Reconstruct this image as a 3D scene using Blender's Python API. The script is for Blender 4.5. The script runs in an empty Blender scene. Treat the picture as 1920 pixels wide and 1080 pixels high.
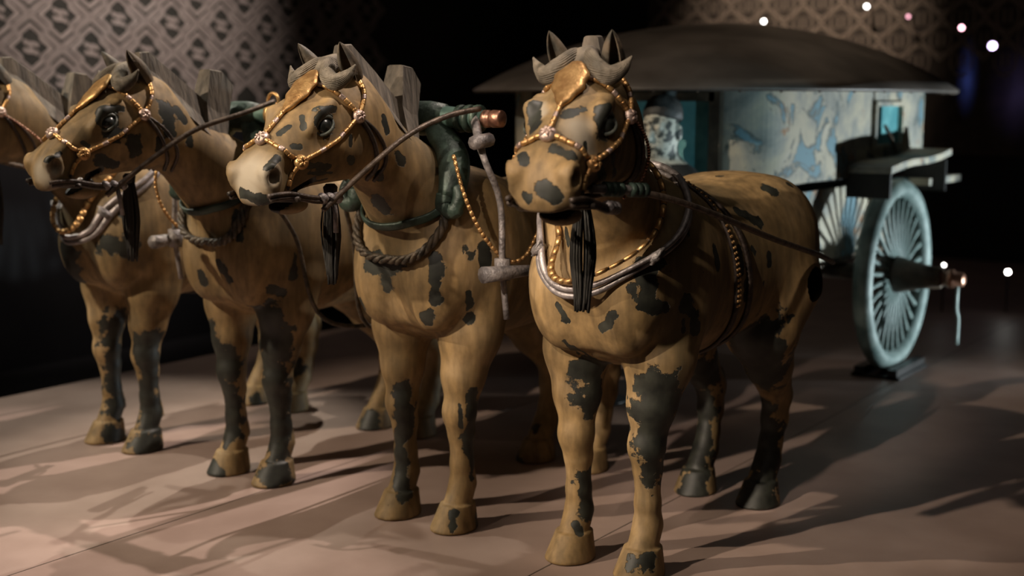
import bpy, math, random
import numpy as np
from mathutils import Vector, Matrix
from mathutils.bvhtree import BVHTree

# ------------------------------------------------------------------ camera, world, lights, exposure
sc = bpy.context.scene
COL = sc.collection
FPX, CAM_H, HORIZON = 2352.0, 0.83, 192.0
PITCH = math.atan((540 - HORIZON) / FPX); YAW = math.radians(35.9)
CAM = Vector((1.815, -1.88, CAM_H))
cF = Vector((-math.sin(YAW) * math.cos(PITCH), math.cos(YAW) * math.cos(PITCH), -math.sin(PITCH)))
cR = Vector((math.cos(YAW), math.sin(YAW), 0)); cU = cR.cross(cF)
cd = bpy.data.cameras.new('camera'); cam = bpy.data.objects.new('camera', cd); COL.objects.link(cam)
cam.matrix_world = Matrix(((cR.x, cU.x, -cF.x, CAM.x), (cR.y, cU.y, -cF.y, CAM.y), (cR.z, cU.z, -cF.z, CAM.z), (0, 0, 0, 1)))
cd.sensor_width = 36; cd.lens = FPX / 1920 * 36; cd.clip_start = 0.05; cd.clip_end = 60
cd.dof.use_dof = True; cd.dof.focus_distance = 2.12; cd.dof.aperture_fstop = 2.8
sc.camera = cam

w = bpy.data.worlds.new('world'); sc.world = w; w.use_nodes = True
w.node_tree.nodes['Background'].inputs[0].default_value = (0.5, 0.55, 0.7, 1)
w.node_tree.nodes['Background'].inputs[1].default_value = 0.004
vs = sc.view_settings
vs.view_transform = 'Standard'; vs.look = 'None'; vs.gamma = 1; vs.use_curve_mapping = False
vs.exposure = 1.35

def spot(name, loc, target, watt, color, angle, blend=0.6, size=0.03):
    l = bpy.data.lights.new(name, 'SPOT'); l.energy = watt; l.color = color
    l.spot_size = math.radians(angle); l.spot_blend = blend; l.shadow_soft_size = size
    o = bpy.data.objects.new(name, l); COL.objects.link(o); o.location = loc
    o.rotation_euler = (Vector(target) - Vector(loc)).to_track_quat('-Z', 'Y').to_euler()
    return o
WARM = (1.0, 0.80, 0.58); PINK = (1.0, 0.84, 0.74); COOL = (0.62, 0.90, 1.0)
spot('key_spot', (-1.7, -2.7, 2.7), (-0.2, -0.1, 0.58), 175, (1.0, 0.82, 0.62), 33, 0.7)
spot('front_spot', (-0.2, -3.3, 2.3), (0.62, -0.18, 0.62), 190, (1.0, 0.82, 0.64), 17, 0.7)
spot('face_spot', (1.15, -3.4, 2.6), (0.70, -0.30, 0.78), 120, (1.0, 0.82, 0.68), 12, 0.8)
spot('back_spot', (0.5, 1.4, 3.2), (-0.6, -0.55, 0.0), 150, PINK, 28, 0.4, 0.02)
spot('rear_spot', (-1.1, 1.3, 3.2), (-0.75, -0.25, 0.0), 90, (1.0, 0.95, 0.80), 32, 0.5, 0.02)
spot('side_spot', (-2.7, -0.6, 2.6), (-0.3, 0.15, 0.1), 70, (1.0, 0.95, 0.80), 24, 0.5, 0.02)
spot('near_floor_spot', (1.2, 0.4, 3.3), (0.15, -0.75, 0.0), 90, PINK, 20, 0.5, 0.02)
spot('cabin_spot', (1.75, 2.55, 0.06), (0.45, 1.80, 0.62), 58, (0.84, 0.96, 1.0), 58, 0.6)
spot('cabin_front_spot', (3.2, 0.35, 0.74), (0.1, 1.12, 0.745), 42, (0.60, 0.90, 1.0), 10, 0.5)
spot('wall_wash_lamp', (-1.3, 1.7, 3.0), (-3.0, 1.75, 1.4), 120, PINK, 50, 1.0)
spot('canopy_spot', (1.3, 2.2, 3.3), (0.1, 1.6, 1.05), 30, WARM, 30, 0.9)
spot('back_wall_lamp', (-0.9, 3.7, 2.9), (-1.1, 5.0, 1.45), 50, (1.0, 0.82, 0.66), 46, 0.9)
al = bpy.data.lights.new('hall_fill_light', 'AREA'); al.energy = 3.5; al.size = 3.0; al.color = (1.0, 0.86, 0.72)  # soft overhead fill added for general ambience, no such lamp is seen
ao = bpy.data.objects.new('hall_fill_light', al); COL.objects.link(ao); ao.location = (1.6, -1.6, 3.45)

# ------------------------------------------------------------------ helpers
def pix_dir(x, y):
    return cF + cR * ((x - 960) / FPX) + cU * ((540 - y) / FPX)
def on_x(x, y, X):
    d = pix_dir(x, y); return CAM + d * ((X - CAM.x) / d.x)
def on_y(x, y, Y):
    d = pix_dir(x, y); return CAM + d * ((Y - CAM.y) / d.y)
def on_z(x, y, Z=0.0):
    d = pix_dir(x, y); return CAM + d * ((Z - CAM.z) / d.z)

def setp(o, label=None, cat=None, group=None, kind=None):
    if label: o['label'] = label
    if cat: o['category'] = cat
    if group: o['group'] = group
    if kind: o['kind'] = kind
    return o
def empty(name, loc=(0, 0, 0), **k):
    o = bpy.data.objects.new(name, None); COL.objects.link(o); o.location = loc
    o.empty_display_size = 0.05
    return setp(o, **k)
def mesh_obj(name, V, F, mat, parent=None, smooth=True, **k):
    me = bpy.data.meshes.new(name)
    V = np.asarray(V, dtype=np.float32)
    if isinstance(F, np.ndarray):
        n = len(F); m = F.shape[1]
        me.vertices.add(len(V)); me.vertices.foreach_set('co', V.ravel())
        me.loops.add(n * m); me.loops.foreach_set('vertex_index', F.ravel().astype(np.int32))
        me.polygons.add(n); me.polygons.foreach_set('loop_start', np.arange(0, n * m, m, dtype=np.int32))
        me.update(calc_edges=True)
    else:
        me.from_pydata([tuple(map(float, v)) for v in V], [], F)
    me.materials.append(mat)
    if smooth: me.polygons.foreach_set('use_smooth', np.ones(len(me.polygons), dtype=bool))
    me.validate()
    o = bpy.data.objects.new(name, me); COL.objects.link(o)
    if parent is not None: o.parent = parent
    return setp(o, **k)

class MB:
    """collects simple shapes into one mesh"""
    def __init__(s): s.V = []; s.F = []
    def add(s, V, F):
        b = len(s.V); s.V += [tuple(v) for v in V]; s.F += [tuple(i + b for i in f) for f in F]
    def box(s, c, h, M=None):
        V = [Vector((sx * h[0], sy * h[1], sz * h[2])) for sx in (-1, 1) for sy in (-1, 1) for sz in (-1, 1)]
        if M is not None: V = [M @ v for v in V]
        V = [v + Vector(c) for v in V]
        s.add(V, [(0, 1, 3, 2), (4, 6, 7, 5), (0, 4, 5, 1), (2, 3, 7, 6), (0, 2, 6, 4), (1, 5, 7, 3)])
    def tube(s, P, R, n=8, flat=None, closed=False):
        P = [Vector(p) for p in P]; N = len(P)
        R = [R] * N if not hasattr(R, '__len__') else R
        V = []; up = None
        for i, p in enumerate(P):
            t = (P[(i + 1) % N] - P[i - 1]) if closed else (P[min(i + 1, N - 1)] - P[max(i - 1, 0)])
            if t.length < 1e-9: t = Vector((0, 0, 1))
            t.normalize()
            if up is None:
                up = Vector((0, 0, 1)) if abs(t.z) < 0.9 else Vector((1, 0, 0))
            a = t.cross(up)
            if a.length < 1e-6: a = t.cross(Vector((1, 0.3, 0)))
            a.normalize(); b = a.cross(t).normalized(); up = b
            for j in range(n):
                th = 2 * math.pi * j / n
                fa, fb = (1, 1) if flat is None else flat
                V.append(p + a * (math.cos(th) * R[i] * fa) + b * (math.sin(th) * R[i] * fb))
        F = []
        for i in range(N if closed else N - 1):
            k = (i + 1) % N
            for j in range(n):
                F.append((i * n + j, i * n + (j + 1) % n, k * n + (j + 1) % n, k * n + j))
        if not closed:
            F.append(tuple(range(n - 1, -1, -1))); F.append(tuple((N - 1) * n + j for j in range(n)))
        s.add(V, F)
    def ribbon(s, P, N, wd, th):
        """flat strap: P points, N surface normals, width wd, thickness th"""
        P = [Vector(p) for p in P]; V = []; n = len(P)
        for i, p in enumerate(P):
            t = (P[min(i + 1, n - 1)] - P[max(i - 1, 0)]).normalized(); nn = Vector(N[i]).normalized()
            a = t.cross(nn).normalized(); wi = wd[i] if hasattr(wd, '__len__') else wd
            for (sa, sb) in ((-.5, -.5), (-.5, .35), (-.3, .5), (.3, .5), (.5, .35), (.5, -.5)):
                V.append(p + a * (sa * wi) + nn * (sb * th))
        F = []
        for i in range(n - 1):
            for j in range(6):
                F.append((i * 6 + j, i * 6 + (j + 1) % 6, i * 6 + 6 + (j + 1) % 6, i * 6 + 6 + j))
        F.append(tuple(range(5, -1, -1))); F.append(tuple((n - 1) * 6 + j for j in range(6)))
        s.add(V, F)
    def lathe(s, prof, origin, axis, n=20):
        """prof: (distance along axis, radius)"""
        ax = Vector(axis).normalized(); a = ax.orthogonal().normalized(); b = ax.cross(a); o = Vector(origin)
        V = []; m = len(prof)
        for (h, r) in prof:
            for j in range(n):
                th = 2 * math.pi * j / n
                V.append(o + ax * h + (a * math.cos(th) + b * math.sin(th)) * max(r, 1e-5))
        F = [(i * n + j, i * n + (j + 1) % n, (i + 1) * n + (j + 1) % n, (i + 1) * n + j) for i in range(m - 1) for j in range(n)]
        F.append(tuple(range(n - 1, -1, -1))); F.append(tuple((m - 1) * n + j for j in range(n)))
        s.add(V, F)
    def prism(s, poly, fn0, fn1):
        """polygon of 2D points mapped by two functions to the two faces"""
        n = len(poly); V = [fn0(p) for p in poly] + [fn1(p) for p in poly]
        F = [tuple(range(n - 1, -1, -1)), tuple(range(n, 2 * n))] + [(i, (i + 1) % n, n + (i + 1) % n, n + i) for i in range(n)]
        s.add(V, F)
    def obj(s, name, mat, parent=None, smooth=True, warp=None, **k):
        V = np.array([tuple(v) for v in s.V], dtype=np.float64)
        if warp is not None: V = warp(V)
        return mesh_obj(name, V, s.F, mat, parent, smooth, **k)

def catmull(P, n=8):
    P = [Vector(p) for p in P]
    if len(P) < 3:
        return [P[0].lerp(P[-1], i / n) for i in range(n + 1)]
    Q = [P[0] * 2 - P[1]] + P + [P[-1] * 2 - P[-2]]; out = []
    for i in range(1, len(Q) - 2):
        a, b, c, d = Q[i - 1:i + 3]
        for j in range(n):
            t = j / n
            out.append(0.5 * ((2 * b) + (c - a) * t + (2 * a - 5 * b + 4 * c - d) * t * t + (3 * b - a - 3 * c + d) * t ** 3))
    out.append(P[-1].copy()); return out
def resample(P, step):
    P = [Vector(p) for p in P]; L = [0.0]
    for i in range(1, len(P)): L.append(L[-1] + (P[i] - P[i - 1]).length)
    n = max(2, int(round(L[-1] / step)) + 1); out = []; k = 0
    for i in range(n):
        d = L[-1] * i / (n - 1)
        while k < len(L) - 2 and L[k + 1] < d: k += 1
        out.append(P[k].lerp(P[k + 1], (d - L[k]) / max(L[k + 1] - L[k], 1e-9)))
    return out

# ------------------------------------------------------------------ materials
def nt_mat(name):
    m = bpy.data.materials.new(name); m.use_nodes = True
    nt = m.node_tree; return m, nt, nt.nodes, nt.links, nt.nodes['Principled BSDF']
def noise_mat(name, c1, c2, scale=20, rough=0.6, metal=0.0, bump=0.1, lo=0.35, hi=0.65, detail=6, stretch=None, bscale=None, rough2=None, bdist=0.01):
    m, nt, N, L, P = nt_mat(name)
    tc = N.new('ShaderNodeTexCoord'); mp = N.new('ShaderNodeMapping'); L.new(tc.outputs['Object'], mp.inputs[0])
    if stretch: mp.inputs['Scale'].default_value = stretch
    n = N.new('ShaderNodeTexNoise'); n.inputs['Scale'].default_value = scale; n.inputs['Detail'].default_value = detail
    L.new(mp.outputs[0], n.inputs['Vector'])
    r = N.new('ShaderNodeValToRGB'); r.color_ramp.elements[0].position = lo; r.color_ramp.elements[1].position = hi
    r.color_ramp.elements[0].color = (*c1, 1); r.color_ramp.elements[1].color = (*c2, 1)
    L.new(n.outputs[0], r.inputs[0]); L.new(r.outputs[0], P.inputs['Base Color'])
    P.inputs['Roughness'].default_value = rough; P.inputs['Metallic'].default_value = metal
    if bump:
        n2 = N.new('ShaderNodeTexNoise'); n2.inputs['Scale'].default_value = bscale or scale * 3; n2.inputs['Detail'].default_value = 5
        L.new(mp.outputs[0], n2.inputs['Vector'])
        b = N.new('ShaderNodeBump'); b.inputs['Strength'].default_value = bump; b.inputs['Distance'].default_value = bdist
        L.new(n2.outputs[0], b.inputs['Height']); L.new(b.outputs[0], P.inputs['Normal'])
    return m
def emit_mat(name, col, strength):
    m, nt, N, L, P = nt_mat(name)
    P.inputs['Base Color'].default_value = (0, 0, 0, 1); P.inputs['Emission Color'].default_value = (*col, 1)
    P.inputs['Emission Strength'].default_value = strength
    return m

M_GOLD = noise_mat('gold', (0.42, 0.23, 0.09), (0.72, 0.45, 0.19), 60, 0.4, 0.8, 0.15)
M_SILV = noise_mat('aged_silver', (0.42, 0.30, 0.25), (0.70, 0.55, 0.48), 90, 0.42, 0.75, 0.2)
M_GREY = noise_mat('grey_metal', (0.12, 0.11, 0.11), (0.32, 0.29, 0.28), 60, 0.5, 0.4, 0.3)
M_STRAPG = noise_mat('silver_strap', (0.20, 0.18, 0.18), (0.40, 0.36, 0.36), 50, 0.45, 0.5, 0.2)
M_DARK = noise_mat('dark_bronze_strap', (0.025, 0.02, 0.016), (0.09, 0.065, 0.05), 50, 0.5, 0.3, 0.3)
M_ROPE = noise_mat('dark_rope_bronze', (0.03, 0.026, 0.02), (0.12, 0.09, 0.06), 70, 0.55, 0.3, 0.3)
M_REIN = noise_mat('rein_bronze', (0.06, 0.045, 0.035), (0.16, 0.12, 0.09), 50, 0.45, 0.4, 0.2)
M_HAIR = noise_mat('black_tassel', (0.006, 0.006, 0.006), (0.03, 0.027, 0.022), 60, 0.6, 0.1, 0.5, stretch=(1, 1, 0.06))
M_GREEN = noise_mat('green_patina', (0.014, 0.026, 0.019), (0.075, 0.12, 0.092), 22, 0.5, 0.2, 0.3, 0.38, 0.72)
M_PGREEN = noise_mat('pale_green_patina', (0.03, 0.07, 0.058), (0.15, 0.26, 0.215), 18, 0.5, 0.2, 0.2)
M_COPPER = noise_mat('copper', (0.30, 0.14, 0.09), (0.60, 0.34, 0.24), 40, 0.35, 0.8, 0.15)
M_EYE = noise_mat('dark_eye', (0.008, 0.009, 0.008), (0.03, 0.034, 0.03), 40, 0.28, 0.1, 0.05)
M_LID = noise_mat('eyelid_bronze', (0.035, 0.042, 0.036), (0.12, 0.13, 0.105), 60, 0.55, 0.1, 0.2)
M_MANE = noise_mat('mane_paint', (0.06, 0.05, 0.038), (0.155, 0.128, 0.098), 50, 0.75, 0.0, 0.6, stretch=(1, 2.2, .35), bscale=110, bdist=.004)
M_FORE = noise_mat('forelock_paint', (0.085, 0.072, 0.052), (0.20, 0.168, 0.125), 50, 0.7, 0.0, 0.3)
M_EAR = noise_mat('ear_paint', (0.06, 0.055, 0.042), (0.2, 0.15, 0.1), 30, 0.65, 0.0, 0.2)

def horse_mat(name, off):
    """tan paint with crisp islands of bare dark bronze; attribute 'patch' marks lost paint and the darkened mouth slit"""
    m, nt, N, L, P = nt_mat(name)
    tc = N.new('ShaderNodeTexCoord'); mp = N.new('ShaderNodeMapping'); mp.inputs['Location'].default_value = off
    L.new(tc.outputs['Object'], mp.inputs[0])
    at = N.new('ShaderNodeAttribute'); at.attribute_name = 'patch'
    n1 = N.new('ShaderNodeTexNoise'); n1.inputs['Scale'].default_value = 26; n1.inputs['Detail'].default_value = 6; n1.inputs['Roughness'].default_value = 0.62
    L.new(mp.outputs[0], n1.inputs['Vector'])
    a = N.new('ShaderNodeMath'); a.operation = 'MULTIPLY_ADD'; L.new(n1.outputs[0], a.inputs[0]); a.inputs[1].default_value = 2.1; a.inputs[2].default_value = -1.05
    s = N.new('ShaderNodeMath'); s.operation = 'ADD'; L.new(at.outputs['Fac'], s.inputs[0]); L.new(a.outputs[0], s.inputs[1])
    mr = N.new('ShaderNodeMapRange'); mr.inputs[1].default_value = 0.47; mr.inputs[2].default_value = 0.53; L.new(s.outputs[0], mr.inputs[0])
    # paint colour
    n2 = N.new('ShaderNodeTexNoise'); n2.inputs['Scale'].default_value = 9; n2.inputs['Detail'].default_value = 8; n2.inputs['Roughness'].default_value = 0.6
    L.new(mp.outputs[0], n2.inputs['Vector'])
    r2 = N.new('ShaderNodeValToRGB'); e = r2.color_ramp.elements
    e[0].position = 0.28; e[0].color = (0.135, 0.086, 0.034, 1); e[1].position = 0.72; e[1].color = (0.40, 0.275, 0.14, 1)
    x = e.new(0.5); x.color = (0.275, 0.178, 0.074, 1)
    L.new(n2.outputs[0], r2.inputs[0])
    # fine streaks
    mp3 = N.new('ShaderNodeMapping'); mp3.inputs['Scale'].default_value = (1, 1, 0.22); L.new(mp.outputs[0], mp3.inputs[0])
    n3 = N.new('ShaderNodeTexNoise'); n3.inputs['Scale'].default_value = 60; n3.inputs['Detail'].default_value = 4
    L.new(mp3.outputs[0], n3.inputs['Vector'])
    mr3 = N.new('ShaderNodeMapRange'); mr3.inputs[1].default_value = 0.3; mr3.inputs[2].default_value = 0.7; mr3.inputs[3].default_value = 0.58; mr3.inputs[4].default_value = 1.2
    L.new(n3.outputs[0], mr3.inputs[0])
    mu = N.new('ShaderNodeMix'); mu.data_type = 'RGBA'; mu.blend_type = 'MULTIPLY'; mu.inputs[0].default_value = 1
    L.new(r2.outputs[0], mu.inputs[6]); L.new(mr3.outputs[0], mu.inputs[7])
    n5 = N.new('ShaderNodeTexNoise'); n5.inputs['Scale'].default_value = 5.5; n5.inputs['Detail'].default_value = 5; n5.inputs['Roughness'].default_value = .65; L.new(mp3.outputs[0], n5.inputs['Vector'])
    m5 = N.new('ShaderNodeMapRange'); m5.inputs[1].default_value = .46; m5.inputs[2].default_value = .66; m5.inputs[4].default_value = .8; L.new(n5.outputs[0], m5.inputs[0])
    mo = N.new('ShaderNodeMix'); mo.data_type = 'RGBA'; L.new(m5.outputs[0], mo.inputs[0]); L.new(mu.outputs[2], mo.inputs[6]); mo.inputs[7].default_value = (.10, .072, .032, 1)
    # bare bronze
    n4 = N.new('ShaderNodeTexNoise'); n4.inputs['Scale'].default_value = 40; n4.inputs['Detail'].default_value = 5
    L.new(mp.outputs[0], n4.inputs['Vector'])
    r4 = N.new('ShaderNodeValToRGB'); e = r4.color_ramp.elements
    e[0].position = 0.3; e[0].color = (0.009, 0.010, 0.008, 1); e[1].position = 0.72; e[1].color = (0.034, 0.036, 0.027, 1)
    L.new(n4.outputs[0], r4.inputs[0])
    # pale paint left on some muzzles: attribute 'pale'
    at2 = N.new('ShaderNodeAttribute'); at2.attribute_name = 'pale'
    mp_ = N.new('ShaderNodeMix'); mp_.data_type = 'RGBA'; L.new(at2.outputs['Fac'], mp_.inputs[0]); L.new(mo.outputs[2], mp_.inputs[6]); mp_.inputs[7].default_value = (0.34, 0.29, 0.215, 1)
    mx = N.new('ShaderNodeMix'); mx.data_type = 'RGBA'; L.new(mr.outputs[0], mx.inputs[0]); L.new(mp_.outputs[2], mx.inputs[6]); L.new(r4.outputs[0], mx.inputs[7])
    L.new(mx.outputs[2], P.inputs['Base Color'])
    ro = N.new('ShaderNodeMapRange'); ro.inputs[3].default_value = 0.68; ro.inputs[4].default_value = 0.55; L.new(mr.outputs[0], ro.inputs[0]); L.new(ro.outputs[0], P.inputs['Roughness'])
    # relief: paint layer stands proud of the bronze, plus a fine brushed grain
    h = N.new('ShaderNodeMath'); h.operation = 'MULTIPLY_ADD'; L.new(n3.outputs[0], h.inputs[0]); h.inputs[1].default_value = 0.35
    inv = N.new('ShaderNodeMath'); inv.operation = 'SUBTRACT'; inv.inputs[0].default_value = 1; L.new(mr.outputs[0], inv.inputs[1]); L.new(inv.outputs[0], h.inputs[2])
    b = N.new('ShaderNodeBump'); b.inputs['Strength'].default_value = 0.7; b.inputs['Distance'].default_value = 0.0020
    L.new(h.outputs[0], b.inputs['Height']); L.new(b.outputs[0], P.inputs['Normal'])
    return m

# ------------------------------------------------------------------ implicit surfaces (numpy) -> one continuous mesh
def smin(a, b, k):
    h = np.maximum(k - np.abs(a - b), 0) / k
    return np.minimum(a, b) - h * h * k * 0.25
class Field:
    def __init__(s, lo, hi, h):
        s.lo = np.array(lo, float); s.h = h
        s.n = np.ceil((np.array(hi) - s.lo) / h).astype(int) + 1
        s.a = np.full(s.n, 1.0, dtype=np.float32)
        s.ax = [(s.lo[i] + np.arange(s.n[i]) * h).astype(np.float32) for i in range(3)]
    def _sl(s, lo, hi):
        i0 = np.clip(np.floor((np.array(lo) - s.lo) / s.h).astype(int), 0, s.n); i1 = np.clip(np.ceil((np.array(hi) - s.lo) / s.h).astype(int) + 1, 0, s.n)
        sl = tuple(slice(a, b) for a, b in zip(i0, i1))
        return sl, s.ax[0][sl[0]][:, None, None], s.ax[1][sl[1]][None, :, None], s.ax[2][sl[2]][None, None, :]
    def op(s, fn, lo, hi, k=0.02, sub=False):
        m = k + 2.5 * s.h
        sl, x, y, z = s._sl(np.array(lo) - m, np.array(hi) + m)
        if any(q.stop <= q.start for q in sl): return
        d = fn(x, y, z).astype(np.float32)
        if sub: s.a[sl] = -smin(-s.a[sl], d, k)
        else: s.a[sl] = smin(s.a[sl], d, k)
    def rc(s, p0, p1, r0, r1, k=0.02, sub=False, sx=1.0):
        p0 = np.array(p0, float); p1 = np.array(p1, float); d = p1 - p0
        q = d.copy(); q[0] /= sx; dd = max(float(q @ q), 1e-9)
        def fn(x, y, z):
            X = (x - p0[0]) / sx; Y = y - p0[1]; Z = z - p0[2]
            t = np.clip((X * q[0] + Y * q[1] + Z * q[2]) / dd, 0, 1)
            return (np.sqrt((X - t * q[0]) ** 2 + (Y - t * q[1]) ** 2 + (Z - t * q[2]) ** 2) - (r0 + (r1 - r0) * t)) * min(1, sx)
        r = max(r0, r1) * max(1, sx)
        s.op(fn, np.minimum(p0, p1) - r, np.maximum(p0, p1) + r, k, sub)
    def ell(s, c, r, k=0.02, sub=False, R=None):
        c = np.array(c, float); r = np.array(r, float); Rm = np.eye(3) if R is None else np.array(R)
        def fn(x, y, z):
            X, Y, Z = x - c[0], y - c[1], z - c[2]
            a = Rm[0, 0] * X + Rm[0, 1] * Y + Rm[0, 2] * Z; b = Rm[1, 0] * X + Rm[1, 1] * Y + Rm[1, 2] * Z; g = Rm[2, 0] * X + Rm[2, 1] * Y + Rm[2, 2] * Z
            k0 = np.sqrt((a / r[0]) ** 2 + (b / r[1]) ** 2 + (g / r[2]) ** 2); k1 = np.sqrt((a / r[0] ** 2) ** 2 + (b / r[1] ** 2) ** 2 + (g / r[2] ** 2) ** 2)
            return k0 * (k0 - 1) / np.maximum(k1, 1e-6)
        m = max(r); s.op(fn, c - m, c + m, k, sub)
    def loft(s, P0, u, n, st, e=2.2, k=0.03):
        """sections (along, top, bottom, half width) along direction u in the y-z plane"""
        st = np.array(st, float); A = np.linspace(st[0, 0], st[-1, 0], 160)
        def sm(col):
            t = st[:, 0]; v = st[:, col]; g = np.gradient(v, t); out = np.empty_like(A)
            i = np.clip(np.searchsorted(t, A) - 1, 0, len(t) - 2); hh = t[i + 1] - t[i]; q = (A - t[i]) / hh
            return (2 * q**3 - 3 * q**2 + 1) * v[i] + (q**3 - 2 * q**2 + q) * hh * g[i] + (-2 * q**3 + 3 * q**2) * v[i + 1] + (q**3 - q**2) * hh * g[i + 1]
        T, B, W = sm(1), sm(2), np.maximum(sm(3), 0.006)
        def fn(x, y, z):
            a = (y - P0[0]) * u[0] + (z - P0[1]) * u[1]; b = (y - P0[0]) * n[0] + (z - P0[1]) * n[1]
            ac = np.clip(a, A[0], A[-1]); t = np.interp(ac, A, T); bo = np.interp(ac, A, B); wd = np.interp(ac, A, W)
            c = (t + bo) / 2; hb = np.maximum((t - bo) / 2, 0.006)
            v = ((np.abs(x) / wd) ** e + (np.abs(b - c) / hb) ** e) ** (1 / e)
            d = (v - 1) * np.minimum(wd, hb)
            ex = np.abs(a - ac)
            return np.where(ex > 0, np.sqrt(np.maximum(d, 0) ** 2 + ex ** 2), d)
        pts = np.array([(P0[0] + a * u[0] + b * n[0], P0[1] + a * u[1] + b * n[1]) for a, t, bo in zip(A, T, B) for b in (t, bo)])
        wm = W.max()
        s.op(fn, (-wm, pts[:, 0].min(), pts[:, 1].min()), (wm, pts[:, 0].max(), pts[:, 1].max()), k)
    def mesh(s):
        a = s.a; neg = a < 0; n = s.n
        c = np.zeros(n - 1, dtype=np.uint8)
        for i in (0, 1):
            for j in (0, 1):
                for k in (0, 1):
                    c += neg[i:n[0] - 1 + i, j:n[1] - 1 + j, k:n[2] - 1 + k]
        I = np.argwhere((c > 0) & (c < 8)); idx = np.full(n - 1, -1, dtype=np.int32); idx[tuple(I.T)] = np.arange(len(I))
        off = np.array([(i, j, k) for i in (0, 1) for j in (0, 1) for k in (0, 1)])
        val = np.stack([a[tuple((I + o).T)] for o in off], 1)
        acc = np.zeros((len(I), 3)); cnt = np.zeros(len(I))
        for p in range(8):
            for q in range(p + 1, 8):
                if np.abs(off[p] - off[q]).sum() != 1: continue
                m = (val[:, p] < 0) != (val[:, q] < 0)
                t = val[m, p] / (val[m, p] - val[m, q])
                acc[m] += off[p] + (off[q] - off[p]) * t[:, None]; cnt[m] += 1
        V = s.lo + (I + acc / cnt[:, None]) * s.h
        Fs = []
        for ax in range(3):
            b, g = [(1, 2), (2, 0), (0, 1)][ax]
            sl0 = [slice(None)] * 3; sl1 = [slice(None)] * 3; sl0[ax] = slice(0, -1); sl1[ax] = slice(1, None)
            A0 = neg[tuple(sl0)]; A1 = neg[tuple(sl1)]
            E = np.argwhere(A0 != A1); E = E[(E[:, b] > 0) & (E[:, g] > 0) & (E[:, b] < n[b] - 1) & (E[:, g] < n[g] - 1)]
            db = np.zeros(3, int); db[b] = 1; dg = np.zeros(3, int); dg[g] = 1
            q = np.stack([idx[tuple((E - db - dg).T)], idx[tuple((E - dg).T)], idx[tuple(E.T)], idx[tuple((E - db).T)]], 1)
            fl = ~A0[tuple(E.T)]; q[fl] = q[fl][:, ::-1]
            Fs.append(q)
        return V, np.concatenate(Fs)

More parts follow.
